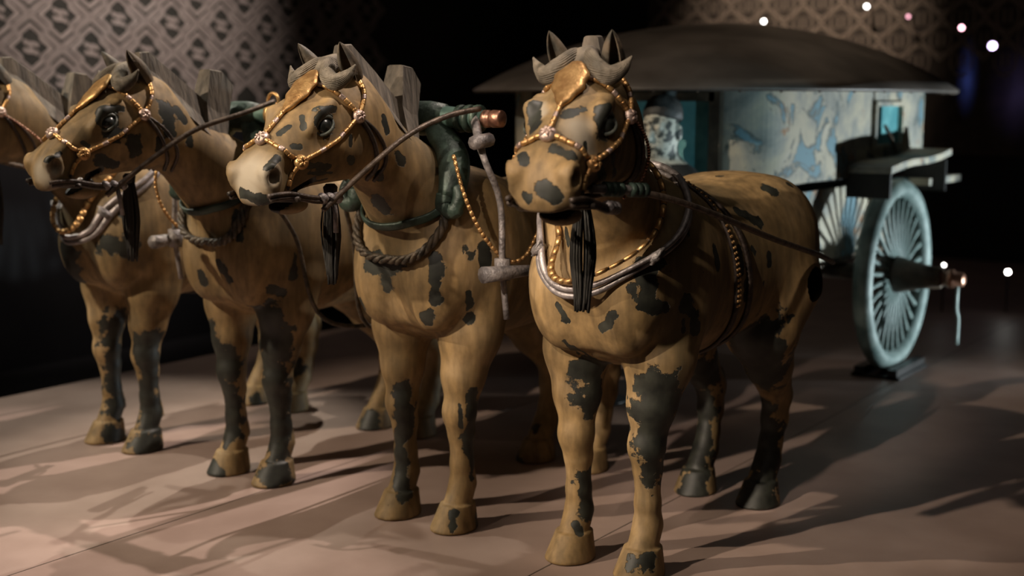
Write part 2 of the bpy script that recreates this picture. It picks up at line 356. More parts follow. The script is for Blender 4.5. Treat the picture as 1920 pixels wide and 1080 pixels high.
# ------------------------------------------------------------------ the horse, modelled once in a straight pose (faces -Y, front hooves at y=0)
HS = np.array((-0.22, 0.90)); HU = np.array((-0.80, -0.60)); HN = np.array((-0.60, 0.80))
def hp(t, b, x=0.0):
    p = HS + HU * t + HN * b; return (x, p[0], p[1])
def build_horse_field():
    F = Field((-0.19, -0.53, -0.008), (0.19, 0.64, 0.945), 0.0038)
    F.loft((0, 0), (1, 0), (0, 1), [(-.102, .555, .49, .02), (-.088, .60, .44, .075), (-.05, .64, .395, .122), (0, .67, .370, .146), (.08, .685, .358, .155), (.2, .675, .358, .158),
            (.32, .675, .368, .162), (.42, .69, .39, .165), (.50, .688, .42, .157), (.56, .66, .455, .122), (.60, .60, .50, .05)], 2.25, 0.01)
    un = np.array((-.335, .28)); L = np.linalg.norm(un); un = un / L; nn = np.array((un[1], -un[0])) * 1.0
    nn = np.array((.641, .767))
    F.loft((.10, .55), un, nn, [(-.03, .13, -.15, .12), (.05, .130, -.15, .122), (.15, .094, -.124, .104), (.25, .066, -.096, .082), (.33, .052, -.08, .066), (.40, .043, -.068, .056), (.455, .026, -.04, .045)], 2.0, 0.05)
    for sx in (-1, 1):
        F.ell((sx * .062, -.062, .505), (.066, .052, .105), 0.03)
        F.ell((sx * .105, .035, .55), (.052, .10, .13), 0.04)
        F.ell((sx * .092, .47, .51), (.075, .115, .155), 0.05)
        # front leg
        pts = [(.092, .035, .46, .068), (.085, .018, .385, .062), (.078, .006, .305, .0430), (.074, .0, .235, .0295), (.073, .004, .19, .0250), (.073, .006, .125, .0220), (.073, .008, .085, .0250), (.073, -.002, .062, .0240), (.073, -.010, .046, .0275)]
        for p, q in zip(pts, pts[1:]):
            F.rc((sx * p[0], p[1], p[2]), (sx * q[0], q[1], q[2]), p[3], q[3], 0.012)
        F.ell((sx * .074, -.006, .228), (.0305, .027, .034), 0.015)
        F.rc((sx * .073, .022, .105), (sx * .073, .034, .078), .015, .010, 0.008)
        # hind leg
        pts = [(.098, .45, .47, .10), (.095, .415, .385, .075), (.086, .475, .30, .048), (.077, .540, .222, .031), (.075, .538, .17, .0265), (.073, .526, .12, .0230), (.073, .514, .085, .0255), (.073, .496, .062, .0245), (.073, .484, .046, .0275)]
        for p, q in zip(pts, pts[1:]):
            F.rc((sx * p[0], p[1], p[2]), (sx * q[0], q[1], q[2]), p[3], q[3], 0.014)
        F.rc((sx * .076, .566, .245), (sx * .075, .556, .21), .016, .018, 0.015)
        F.rc((sx * .073, .528, .105), (sx * .073, .538, .078), .015, .010, 0.008)
        for yc0 in (-.018, .474):
            def hoof(x, y, z, yc0=yc0, sx=sx):
                t = np.clip(z / .050, 0, 1); rx = .0455 - .0120 * t; ry = .0535 - .0165 * t; yc = yc0 - .004 + .014 * t
                d = (np.sqrt(((x - sx * .073) / rx) ** 2 + ((y - yc) / ry) ** 2) - 1) * rx
                return np.maximum(np.maximum(d, z - .050), -z)
            F.op(hoof, (sx * .073 - .048, yc0 - .062, 0), (sx * .073 + .048, yc0 + .06, .051), 0.003)
    # head
    F.loft(HS, HU, HN, [(-.006, -.03, -.08, .02), (.012, -.004, -.125, .046), (.040, .009, -.160, .058), (.07, .018, -.172, .066), (.11, .025, -.168, .070), (.15, .025, -.146, .070), (.19, .023, -.120, .061),
            (.235, .020, -.094, .051), (.270, .014, -.082, .046), (.295, .005, -.076, .046), (.314, -.010, -.068, .040), (.328, -.030, -.056, .02)], 2.2, 0.03)
    for sx in (-1, 1):
        F.ell(hp(.075, -.098, sx * .046), (.026, .058, .060), 0.02)                         # cheek
        F.rc(hp(.126, .002, sx * .054), hp(.158, .008, sx * .055), .010, .010, 0.014); F.rc(hp(.158, .008, sx * .055), hp(.190, -.004, sx * .050), .010, .006, 0.014)   # brow
        F.rc(hp(.165, -.055, sx * .060), hp(.240, -.036, sx * .045), .008, .006, 0.016)      # facial crest
        F.ell(hp(.164, -.014, sx * .072), (.010, .019, .018), 0.008, True)                  # eye socket
        F.rc(hp(.262, -.004, sx * .036), hp(.300, -.006, sx * .036), .012, .014, 0.014)      # nostril flare
        ring = [hp(.300 + .0115 * math.cos(q) - .004 * math.sin(q), -.012 + .0165 * math.sin(q), sx * (.0455 - .004 * math.cos(q))) for q in [6.2832 * i / 10 for i in range(11)]]
        for p, q in zip(ring, ring[1:]): F.rc(p, q, .0048, .0048, 0.006)                     # nostril rim
        F.ell(hp(.301, -.012, sx * .052), (.013, .0085, .0125), 0.003, True)                  # nostril opening
    F.ell(hp(.308, -.038, 0), (.042, .020, .025), 0.016)                                     # upper lip
    def slit(x, y, z):
        a = (y - HS[0]) * HU[0] + (z - HS[1]) * HU[1]; b = (y - HS[0]) * HN[0] + (z - HS[1]) * HN[1]
        t = np.clip((a - .225) / .11, 0, 1); return np.maximum(np.abs(b + .081 - .012 * t) - (.005 + .012 * t), .225 - a) + 0 * x
    F.ell(hp(.270, -.100, 0), (.031, .038, .017), 0.016)                                      # lower lip and chin
    P = np.array([hp(.215, -.13), hp(.36, -.13), hp(.36, -.03), hp(.215, -.03)])
    F.op(slit, (-.075, P[:, 1].min(), P[:, 2].min()), (.075, P[:, 1].max(), P[:, 2].max()), 0.006, True)
    return F.mesh()
HV, HF = build_horse_field()
print('horse verts', len(HV), 'faces', len(HF))

def bend(deg):
    """turn head and upper neck sideways (positive: towards +X)"""
    th0 = math.radians(deg)
    def f(V):
        V = np.array(V, dtype=np.float64); 
        if deg == 0: return V
        s = lambda t: np.clip(t, 0, 1) ** 2 * (3 - 2 * np.clip(t, 0, 1))
        wgt = s((.07 - V[:, 1]) / .27) * s((V[:, 2] - .525) / .10)
        th = th0 * wgt; dx = V[:, 0]; dy = V[:, 1] - .15
        out = V.copy(); out[:, 0] = dx * np.cos(th) - dy * np.sin(th); out[:, 1] = .15 + dx * np.sin(th) + dy * np.cos(th)
        if abs(deg) > 10: out[:, 2] += .075 * np.clip(-.235 - V[:, 1], 0, 1) * s((V[:, 2] - .58) / .06)
        return out
    return f

STROKES = {
 'A': [(1130,218,1132,245,20),(1120,205,1145,205,10),(1062,214,1097,205,11),(1000,200,1004,236,15),(1040,280,1068,290,13),(1048,255,1072,268,8),(1097,268,1097,278,7),(1015,350,1045,368,15),(985,365,992,372,9),(978,290,984,305,9),
       (985,398,1060,402,9),(1126,295,1130,340,9),(1148,290,1152,330,6),(1062,428,1066,458,8),(1226,500,1206,560,24),(1200,576,1244,574,12),(1186,545,1192,555,14),(1048,574,1064,600,9),(1150,594,1128,616,9),(1285,565,1302,592,13),(1300,592,1305,620,10),
       (1282,602,1280,622,7),(1290,434,1292,442,7),(1385,398,1425,418,12),(1386,468,1392,512,10),(1443,480,1443,494,8),(1400,528,1398,560,9),(1432,530,1432,540,5),(1410,466,1416,474,6),(1340,470,1346,500,10),(1445,358,1450,364,14),(1358,308,1368,308,5),(1345,330,1352,330,4),(1480,345,1486,350,6),
       (1058,640,1084,662,5),(1075,650,1120,675,5),(1112,690,1122,800,36),(1104,755,1128,835,26),(1122,850,1128,900,13),(1098,900,1108,955,22),(1078,985,1086,1000,9),(1238,740,1242,965,52),(1190,1052,1256,1050,17),
       (1425,640,1430,760,52),(1430,780,1436,860,36),(1415,910,1425,945,42),(1325,690,1308,840,34),(1300,885,1300,925,34),(1380,640,1390,700,20)],
 'B': [(604,215,612,240,19),(588,205,628,205,8),(525,249,541,237,7),(566,218,569,240,6),(500,312,518,298,8),(452,362,462,366,12),(490,376,520,388,12),(572,309,615,314,7),(580,325,622,324,5),(590,340,615,335,4),(657,256,657,272,4),(655,298,660,306,7),(552,275,562,276,7),
       (720,220,725,242,8),(745,290,752,306,9),(708,382,720,390,14),(709,322,712,336,7),(700,500,745,498,20),(722,525,730,538,13),(822,486,816,560,16),(806,585,800,603,11),(880,550,880,575,9),(884,590,880,602,9),(872,466,884,478,12),(905,465,910,512,12),(678,568,682,576,8),
       (755,735,756,820,19),(752,850,756,925,14),(886,742,888,800,15),(880,815,884,860,13),(886,862,884,895,8),(850,965,850,988,11),(893,968,895,985,8),(1002,725,1004,800,12),(965,845,972,865,9),(862,760,864,800,5)],
 'C': [(196,215,206,240,20),(188,203,228,203,9),(92,300,112,288,8),(155,268,166,274,4),(185,298,215,310,10),(250,268,252,288,12),(312,208,320,248,14),(297,262,297,278,7),(330,205,348,228,7),(355,258,358,272,7),(447,412,450,448,13),(410,495,428,522,13),(376,512,382,530,7),(510,542,525,546,10),(555,478,548,515,8),
       (395,620,420,700,28),(430,735,428,810,22),(445,750,438,790,10),(390,880,402,888,16),(498,610,525,810,38),(520,890,522,905,30),(530,820,530,850,14),(690,690,690,740,24),(690,790,690,800,20)],
 'D': [(205,462,236,466,22),(128,482,132,510,24),(212,610,228,765,24),(272,640,288,790,27),(212,812,222,818,22),(270,826,282,834,24),(64,158,72,175,9),(550,610,556,690,14),(480,745,486,758,14),(240,395,250,400,12)],
}
PALE = {'B': [(465,320,490,328,28),(455,340,470,360,22)], 'C': [(75,320,90,330,18)], 'A': [(1010,200,1015,215,12),(1085,240,1100,300,25)], 'D': []}

def smooth_noise(V, seed, scale):
    rnd = np.random.RandomState(seed); out = np.zeros(len(V))
    for i in range(10):
        k = rnd.normal(size=3) * scale; out += np.sin(V @ k + rnd.uniform(0, 6.28))
    return out / 3.2

def pixel_strokes(V, bvh, origin, strokes):
    """field that is above 0.5 inside the strokes; a stroke is two photo pixels thrown onto the horse"""
    m = np.zeros(len(V))
    for (x0, y0, x1, y1, r) in strokes:
        hits = []
        for (x, y) in ((x0, y0), ((x0 + x1) / 2, (y0 + y1) / 2), (x1, y1)):
            d = pix_dir(x, y).normalized(); loc, no, i, dist = bvh.ray_cast(CAM - origin, d)
            if loc is not None: hits.append((np.array(loc), dist))
        if not hits: continue
        dm = min(h[1] for h in hits); hits = [h for h in hits if h[1] < dm + .15]
        rad = r * hits[0][1] / FPX
        pts = [h[0] for h in hits]
        if len(pts) == 1: pts = pts * 2
        d = np.full(len(V), 9.0)
        for a, b in zip(pts, pts[1:]):
            ab = b - a; t = np.clip(((V - a) @ ab) / max(ab @ ab, 1e-9), 0, 1)
            d = np.minimum(d, np.linalg.norm(V - a - t[:, None] * ab, axis=1))
        m = np.maximum(m, np.clip(1.0 - 0.5 * d / rad, 0, 1))
    return m

HBVH = BVHTree.FromPolygons([tuple(v) for v in HV], [tuple(int(i) for i in f) for f in HF])
def snap(p, off):
    loc, no, i, d = HBVH.find_nearest(Vector(p)); return loc + no * off, no
def surf_path(ctrl, off, step=0.006, n=8):
    pts = resample(catmull(ctrl, n), step); out = [snap(p, off) for p in pts]
    P = [o[0] for o in out]; N = [o[1] for o in out]
    for _ in range(2):
        P = [P[0]] + [(P[i - 1] + P[i] * 2 + P[i + 1]) / 4 for i in range(1, len(P) - 1)] + [P[-1]]
        N = [N[0]] + [(N[i - 1] + N[i] * 2 + N[i + 1]).normalized() for i in range(1, len(N) - 1)] + [N[-1]]
    return P, N

def clear_of(P, key, gap):
    """push world points out of a horse's hide to the given gap"""
    bv, org = BV[key]; out = []
    for p in P:
        loc, n, i, d = bv.find_nearest(Vector(p) - org); q = Vector(p) - org
        if (q - loc).dot(n) < 0 or d < gap: q = loc + n * gap
        out.append(q + org)
    for _ in range(2): out = [out[0]] + [(out[i - 1] + out[i] * 2 + out[i + 1]) / 4 for i in range(1, len(out) - 1)] + [out[-1]]
    return out
def warp_pt(key, p):
    hx = HORSES[key][0]; q = WARP[key](np.array([[p[0] - hx, p[1], p[2]]]))[0]; return Vector((q[0] + hx, q[1], q[2]))
HORSES = {'A': (0.675, 14.0), 'B': (0.255, 0.0), 'C': (-0.253, -8.0), 'D': (-0.705, -14.0)}
HLAB = {
 'A': ('bronze horse with silver and gold neck rings, its rein trailing back towards the spoked wheel', 'outer'),
 'B': ('bronze horse with pale whitish muzzle under the copper-capped end of the yoke bar', 'inner'),
 'C': ('tan-muzzled bronze horse under the yoke bar, farther from the wheel', 'inner'),
 'D': ('bronze horse with gold neck ring beside the platform edge and patterned wall', 'outer')}
ROOT = {}; WARP = {}; BV = {}
for key, (hx, deg) in HORSES.items():
    r = empty('bronze_horse', (hx, 0, 0), label=HLAB[key][0], cat='horse', group='four bronze chariot horses')
    ROOT[key] = r; WARP[key] = bend(deg)
    V = WARP[key](HV)
    o = mesh_obj('body', V, HF, horse_mat('horse_paint_' + key, (ord(key) * 3.7, 1.3, ord(key) * 1.1)), r)
    bv = BVHTree.FromPolygons([tuple(v) for v in V], [tuple(int(i) for i in f) for f in HF]) if deg else HBVH
    org = Vector((hx, 0, 0)); BV[key] = (bv, org)
    m = pixel_strokes(V, bv, org, STROKES[key])
    # sides the photo does not show: irregular islands of the same kind
    vw = np.array(CAM - org) - V; vw /= np.linalg.norm(vw, axis=1)[:, None]
    nrm = np.empty(len(V) * 3, dtype=np.float32); o.data.vertices.foreach_get('normal', nrm); nrm = nrm.reshape(-1, 3)
    away = np.clip(0.25 - (nrm * vw).sum(1) * 2.0, 0, 1)
    nz = smooth_noise(V + 3 * ord(key), ord(key), 26.0)
    m = np.maximum(m, np.clip((nz - 0.55) * 1.1 + 0.5, 0, 1) * away)
    leg = np.clip((.30 - V[:, 2]) / .08, 0, 1) * away
    m = np.maximum(m, leg * np.clip(0.62 + 0.25 * nz, 0, 1))
    ha = (HV[:, 1] - HS[0]) * HU[0] + (HV[:, 2] - HS[1]) * HU[1]; hb = (HV[:, 1] - HS[0]) * HN[0] + (HV[:, 2] - HS[1]) * HN[1]; ht = np.clip((ha - .225) / .11, 0, 1)
    m = np.maximum(m, ((np.abs(hb + .081 - .012 * ht) < .0065 + .012 * ht) & (ha > .222) & (HV[:, 1] < -.30)) * 1.3)   # dark painted into the mouth slit so the shaded opening shows
    pl = np.clip(pixel_strokes(V, bv, org, PALE[key]) * 1.6 - 0.2, 0, 1)
    for nm, arr in (('patch', m), ('pale', pl)):
        a = o.data.attributes.new(nm, 'FLOAT', 'POINT'); a.data.foreach_set('value', arr.astype(np.float32))


# ------------------------------------------------------------------ horse parts: eyes, ears, forelock, mane, tail, bridle, tassel
def both(fn):
    for sx in (1, -1): fn(sx)
def strand_lock(mb, ctrl, radii, n=30, r=.0017):
    """a thick curl whose surface is combed into fine strands"""
    base = catmull(ctrl, 6); N = len(base); R = np.interp(np.linspace(0, len(radii) - 1, N), range(len(radii)), radii)
    fr = []; up = Vector((0, 0, 1))
    for i in range(N):
        t = (base[min(i + 1, N - 1)] - base[max(i - 1, 0)]).normalized(); a = t.cross(up).normalized(); b = a.cross(t).normalized(); fr.append((a, b))
    mb.tube(base, [float(q) * .96 for q in R], 16, flat=(.72, 1.0))
    for k in range(n):
        an = 2 * math.pi * k / n
        mb.tube([base[i] + fr[i][0] * (math.cos(an + .5 * i / N) * R[i] * .70) + fr[i][1] * (math.sin(an + .5 * i / N) * R[i] * .95) for i in range(N)], [max(min(r, .22 * float(q)), .0006) for q in R], 5)

def horse_parts(key):
    root = ROOT[key]; W = WARP[key]
    def put(mb, name, mat, parent=root, smooth=True, **k): return mb.obj(name, mat, parent, smooth, W, **k)
    outer = key in 'AD'
    # eyes
    for sx in (1, -1):
        c, n = snap(hp(.162, -.014, sx * .09), 0); cen = Vector(hp(.164, -.015, sx * .0540))
        n = Vector((sx * .86, -.46, .18)).normalized()
        t = Vector((0, HU[0], HU[1])); t = (t - n * t.dot(n)).normalized(); b = n.cross(t) * (1 if sx > 0 else -1)
        if b.z < 0: b = -b
        mb = MB(); V = []; F = []
        mb.lathe([(-.0160 * math.cos(q), .0160 * math.sin(q)) for q in [math.pi * i / 12 for i in range(13)]], cen, n, 20)
        e = put(mb, 'eye', M_EYE)
        def arc(a0, a1, ra, rb, off, r, m=14):
            return [cen + n * (off - .5 * (math.cos(a0 + (a1 - a0) * i / m) ** 2) * .012) + t * (ra * math.cos(a0 + (a1 - a0) * i / m)) + b * (rb * math.sin(a0 + (a1 - a0) * i / m)) for i in range(m + 1)]
        mb = MB(); P = arc(-.15, math.pi + .15, .0185, .0130, .0125, 0); mb.tube(P, [.0038 * (0.5 + .5 * math.sin(math.pi * i / (len(P) - 1))) + .001 for i in range(len(P))], 8)
        P = arc(0, math.pi, .0240, .0200, .0095, 0); mb.tube(P, [.0044 * math.sin(math.pi * (i + .6) / (len(P) + .2)) + .0008 for i in range(len(P))], 8)
        put(mb, 'upper_eyelid', M_LID, e)
        mb = MB(); P = arc(math.pi - .1, 2 * math.pi + .1, .0185, .0125, .0115, 0); mb.tube(P, [.0024 * (0.5 + .5 * math.sin(math.pi * i / (len(P) - 1))) + .0008 for i in range(len(P))], 8)
        put(mb, 'lower_eyelid', M_LID, e)
    # ears: pointed cups opening forward and outward
    for sx in (1, -1):
        base = Vector(hp(.038, -.008, sx * .038)); tip = Vector(hp(.036, .070, sx * .048)); ax = (tip - base); L = ax.length; ax.normalize()
        fw = Vector((sx * .45, -1, 0)); fw = (fw - ax * fw.dot(ax)).normalized(); sd = ax.cross(fw)
        V = []; F = []; m = 12; rows = 12
        for i in range(rows + 1):
            q = i / rows; r = .0185 * (math.sin(math.pi * (.30 + .70 * q)) ** .8 if q < 1 else 0) + .0004
            for lay in (0, 1):
                for j in range(m + 1):
                    an = math.radians(-150 + 300 * j / m); rr = r * (1 if lay == 0 else .78)
                    V.append(base + ax * (L * q * (1 if lay == 0 else .97)) - fw * (math.cos(an) * rr * .85 - .004 * q) + sd * (math.sin(an) * rr))
        st = 2 * (m + 1)
        for i in range(rows):
            for j in range(m):
                F.append((i * st + j, i * st + j + 1, (i + 1) * st + j + 1, (i + 1) * st + j))
                k = m + 1; F.append((i * st + k + j + 1, i * st + k + j, (i + 1) * st + k + j, (i + 1) * st + k + j + 1))
            for j in (0, m):
                F.append((i * st + j, (i + 1) * st + j, (i + 1) * st + m + 1 + j, i * st + m + 1 + j))
        mb = MB(); mb.add(V, F); put(mb, 'ear', M_EAR)
    # forelock parted into two upswept curls
    mb = MB()
    for sx in (1, -1):
        strand_lock(mb, [hp(.026, .014, sx * .003), hp(.054, .030, sx * .012), hp(.084, .028, sx * .030), hp(.088, .022, sx * .050), hp(.072, .024, sx * .066), hp(.056, .034, sx * .078)], [.010, .0155, .0175, .0145, .009, .001])
    mb.tube([hp(.004, .000), hp(.024, .022), hp(.050, .034), hp(.072, .030)], [.010, .015, .015, .010], 10, flat=(1.1, .8))
    put(mb, 'forelock', M_FORE)
    # mane: clipped crest and the raised block at its end
    def wedge(st, name):
        """stations of (top y, top z, top half width, foot y, foot z, foot half width) straddling the crest"""
        V = []; F = []
        for (ty, tz, tw, fy, fz, fw) in st:
            V += [(-fw, fy, fz), (-(tw + .30 * (fw - tw)), ty + .55 * (fy - ty), tz + .55 * (fz - tz)), (-tw, ty, tz - .002), (-tw * .7, ty, tz), (tw * .7, ty, tz), (tw, ty, tz - .002), (tw + .30 * (fw - tw), ty + .55 * (fy - ty), tz + .55 * (fz - tz)), (fw, fy, fz)]
        for i in range(len(st) - 1):
            for j in range(8): F.append((i * 8 + j, i * 8 + (j + 1) % 8, i * 8 + 8 + (j + 1) % 8, i * 8 + 8 + j))
        F.append(tuple(range(7, -1, -1))); F.append(tuple((len(st) - 1) * 8 + j for j in range(8)))
        mb = MB(); mb.add(V, F); return put(mb, name, M_MANE, smooth=False)
    wedge([(-.243, .930, .011, -.246, .880, .030), (-.222, .932, .012, -.208, .852, .046), (-.165, .888, .013, -.168, .808, .054), (-.105, .836, .014, -.118, .758, .062), (-.072, .806, .016, -.080, .722, .068)], 'mane')
    wedge([(-.094, .899, .019, -.122, .764, .056), (-.068, .895, .020, -.104, .738, .060), (-.040, .867, .016, -.070, .758, .036)], 'mane_block')
    # tail
    mb = MB(); mb.tube(catmull([(0, .575, .62), (0, .615, .60), (0, .632, .54), (0, .63, .44), (0, .622, .33)], 6), [.018] * 6 + [.024] * 13 + [.018] * 6, 10); put(mb, 'tail', M_MANE)

    # bridle: dark cord carrying short gold and silver tubes
    core = MB(); segs = []
    def strap(ctrl, off=.0045, r=.0042, seg=.0125, gold=M_GOLD):
        P, N = surf_path(ctrl, off, .003); core.tube(P, .0026, 6)
        L = len(P); per = max(2, int(round(seg / .003))); i = 0; k = 0
        while i + per <= L - 1:
            q = P[i:i + per + 1]; a = q[0].lerp(q[1], .1); z = q[-1].lerp(q[-2], .1)
            mb = MB(); mb.tube([a, q[0].lerp(q[1], .4)] + q[1:-1] + [q[-1].lerp(q[-2], .4), z], [r * .86] + [r] * (len(q)) + [r * .86], 8)
            segs.append((mb, gold if (k % 4) else M_SILV)); i += per; k += 1
    R1 = lambda sx: hp(.099, -.040, sx * .085); R3 = lambda sx: hp(.245, -.022, sx * .07); R2 = hp(.248, .04, 0)
    for sx in (1, -1):
        strap([hp(.030, .005, sx * .050), hp(.050, -.018, sx * .075), hp(.078, -.032, sx * .082), R1(sx)])
        strap([hp(.100, .030, sx * .018), hp(.098, .016, sx * .045), hp(.096, -.012, sx * .072), R1(sx)])
        strap([R1(sx), hp(.150, -.040, sx * .085), hp(.200, -.034, sx * .075), R3(sx)])
        strap([R2, hp(.252, .022, sx * .035), hp(.250, .002, sx * .055), R3(sx)])
        strap([R3(sx), hp(.270, -.036, sx * .062), hp(.290, -.050, sx * .056)])
    strap([hp(.150, .04), hp(.19, .04), R2])
    core_dark = MB()
    for sx in (1, -1):
        P, N = surf_path([R1(sx), hp(.10, -.09, sx * .085), hp(.11, -.14, sx * .075), hp(.118, -.175, sx * .03)], .004, .006); core.tube(P, .004, 6)
        P, N = surf_path([R1(sx), hp(.085, -.09, sx * .085), hp(.085, -.14, sx * .075), hp(.10, -.18, sx * .03)], .004, .006); core.tube(P, .0035, 6)
    br = put(core, 'bridle', M_DARK)
    for mb, m in segs: put(mb, 'strap_tube', m, br)
    def roundel(p, r, m):
        loc, n = snap(p, .002); mb = MB(); mb.lathe([(-.002, r * .9), (.002, r), (.006, r * .93), (.009, r * .7), (.0105, r * .35), (.011, 0)], loc, n, 20)
        a = n.orthogonal().normalized(); b = n.cross(a)
        for k in range(6):
            d = a * math.cos(k * math.pi / 3) + b * math.sin(k * math.pi / 3)
            mb.tube([loc + d * r * .15 + n * .0112, loc + d * r * .5 + n * .0105, loc + d * r * .78 + n * .0078], [.0016, .0026, .001], 6)
        put(mb, 'roundel', m, br)
    for sx in (1, -1): roundel(R1(sx), .0125, M_SILV); roundel(R3(sx), .0130, M_GOLD)
    roundel(R2, .0135, M_SILV)
    # leaf shaped forehead plate
    mb = MB(); out = []
    for i in range(25):
        q = i / 24; wv = .030 * (math.sin(math.pi * min(1, q * .95 + .05)) ** .75) * (1.12 - .55 * q) * (1 + .07 * math.cos(q * 22)); out.append((.078 + .105 * q, wv))
    V = []; F = []
    for (t, wv) in out:
        for j in range(7):
            u = (j - 3) / 3; lift = .041 - .010 * (max(0, (t - .10)) / .085) - .004 * u * u + (.0012 if j in (1, 5) else 0)
            V.append(hp(t, lift, u * wv))
    n = len(out)
    for i in range(n - 1):
        for j in range(6): F.append((i * 7 + j, i * 7 + j + 1, i * 7 + 8 + j, i * 7 + 7 + j))
    b0 = len(V); V += [tuple(np.array(v) - np.array((0, HN[0], HN[1])) * .004) for v in V]
    F += [tuple(b0 + k for k in reversed(f)) for f in F]
    rim = [i * 7 for i in range(n)] + [(n - 1) * 7 + j for j in range(1, 7)] + [i * 7 + 6 for i in range(n - 2, -1, -1)] + [j for j in range(5, 0, -1)]
    F += [(rim[i], rim[(i + 1) % len(rim)], b0 + rim[(i + 1) % len(rim)], b0 + rim[i]) for i in range(len(rim))]
    mb.add(V, F); put(mb, 'forehead_leaf', M_GOLD, br)
    # bit: mouth bar, side rods with bound ends
    mb = MB(); mb.tube([hp(.292, -.066, -.066), hp(.296, -.066, 0), hp(.292, -.066, .066)], .005, 8)
    bit = put(mb, 'bit', M_DARK)
    for sx in (1, -1):
        mb = MB()
        for d in (0, .008):
            mb.tube(catmull([hp(.328, -.030 - d, sx * .047), hp(.295, -.052 - d, sx * .056), hp(.262, -.088 - d, sx * .066), hp(.222, -.118 - d, sx * .066)], 5), .0042, 8)
        put(mb, 'side_rod', M_DARK, bit)
        mb = MB()
        for k in range(3): mb.lathe([(-.006, .006), (-.004, .010), (.004, .010), (.006, .006)], hp(.250 - .014 * k, -.100 - .011 * k, sx * .067), (0.2, HU[0], HU[1]), 10)
        if not outer and sx > 0: mb.tube([hp(.232, -.112, sx * .07), hp(.245, -.135, sx * .072), hp(.262, -.165, sx * .068)], .0045, 7)
        put(mb, 'rod_binding', M_GREY, bit)
    # throat tassel of black hair
    mb = MB(); rnd = random.Random(ord(key)); zt, yt = .672, -.272
    for k in range(60):
        an = rnd.uniform(0, 6.28); q = math.sqrt(rnd.random()); dx, dy = math.cos(an) * q, math.sin(an) * q
        ln = .165 - .02 * rnd.random()
        P = [(dx * .010, yt + dy * .008, zt), (dx * .019, yt + dy * .012, zt - ln * .25), (dx * .022, yt + dy * .014, zt - ln * .5), (dx * .015, yt + dy * .010, zt - ln * .8), (dx * .011 + rnd.uniform(-.002, .002), yt + dy * .008, zt - ln)]
        mb.tube(catmull(P, 2), .0024, 4)
    mb.lathe([(-.012, .004), (-.008, .011), (.006, .013), (.012, .008)], (0, yt, zt + .004), (0, 0, 1), 12)
    top = np.array([[0, yt, zt]]); d0 = W(top)[0] - top[0]
    mb.V = [(v[0] + d0[0], v[1] + d0[1], v[2]) for v in mb.V]; mb.obj('throat_tassel', M_HAIR, root)

    # neck and chest harness
    def loop(cy, cz, vy, vz, rx, m=64, off=.008):
        """ring about the neck: hangs free where it clears the hide, lies on it elsewhere"""
        P = []; N = []
        for i in range(m):
            th = 2 * math.pi * i / m
            p0 = Vector((math.sin(th) * rx, cy + vy * math.cos(th), cz + vz * math.cos(th)))
            p, n = snap(p0, off)
            if (p0 - p).dot(n) > 0: p = p0
            P.append(p); N.append(n)
        for _ in range(4):
            P = [(P[i - 1] + P[i] * 2 + P[(i + 1) % m]) / 4 for i in range(m)]
        return P, N
    if outer:
        P, N = loop(-.075, .640, .085, .105, .085, 72, .009)
        mb = MB(); mb.tube(P, .004, 6, closed=True); ring = put(mb, 'neck_ring', M_DARK)
        for i in range(0, 72, 2):
            q = [P[i], P[(i + 1) % 72], P[(i + 2) % 72]]; mb = MB()
            mb.tube([q[0].lerp(q[1], .12), q[1], q[1].lerp(q[2], .88)], [.0054, .0058, .0054], 8); put(mb, 'ring_tube', M_GOLD, ring)
        P, N = loop(-.02, .610, .125, .095, .105, 72, .009)
        mb = MB()
        for d in (-.0065, .0065):
            mb.tube([p + Vector((0, -.4 * d, d)) for p in P], .0062, 8, closed=True)
        st = put(mb, 'neck_strap', M_STRAPG)
        for sgn in (1, -1):
            i = 36 - sgn * 13; p, n = P[i], N[i]; mb = MB(); mb.tube([p - n * .006, p + n * .012], [.012, .011], 8); mb.tube([p + n * .010 - Vector((0, 0, .015)), p + n * .010 + Vector((0, 0, .015))], .004, 6); put(mb, 'buckle', M_GREY, st)
        # girth straps with rows of studs
        for y0, y1 in ((.115, .185), (.165, .235)):
            mb = MB(); studs = MB()
            for sx in (1, -1):
                P, N = surf_path([(0, y0, .70), (sx * .07, y0 + .008, .69), (sx * .14, y0 + .03, .60), (sx * .165, y0 + .05, .50), (sx * .13, y1, .40), (0, y1 + .01, .34)], .004, .010)
                mb.ribbon(P, N, .014, .006)
                if y0 < .15:
                    for i in range(1, int(len(P) * .62)):
                        t = (P[min(i + 1, len(P) - 1)] - P[i - 1]).normalized(); a = t.cross(N[i])
                        for d in (-.0038, .0038): studs.lathe([(0, .0032), (.0025, .0028), (.004, .0008)], P[i] + a * d + N[i] * .002, N[i], 6)
            g = put(mb, 'girth_strap', M_DARK)
            if y0 < .15: put(studs, 'stud_rows', M_GOLD, g)
        # beaded cord from cheek to throat
        for sx in (1, -1):
            mb = MB(); P, N = surf_path([hp(.10, -.045, sx * .085), hp(.08, -.10, sx * .085), hp(.07, -.16, sx * .075), hp(.09, -.19, sx * .03)], .010, .0068)
            for p in P: mb.lathe([(-.003, .001), (-.0015, .0028), (.0015, .0028), (.003, .001)], p, (0, .3, 1), 6)
            mb.tube(P, .0012, 5); put(mb, 'bead_cord', M_COPPER)
    else:
        # twisted breast rope and flat green band slung from the yoke ends
        A, B = [], []
        ctrl = [(.100, -.075, .650), (.105, -.09, .60), (.075, -.125, .555), (0, -.15, .535), (-.075, -.125, .555), (-.105, -.09, .60), (-.100, -.075, .650)]
        P, N = surf_path(ctrl, .010, .005)
        P[0] = Vector(ctrl[0]); P[-1] = Vector(ctrl[-1]); mb = MB()
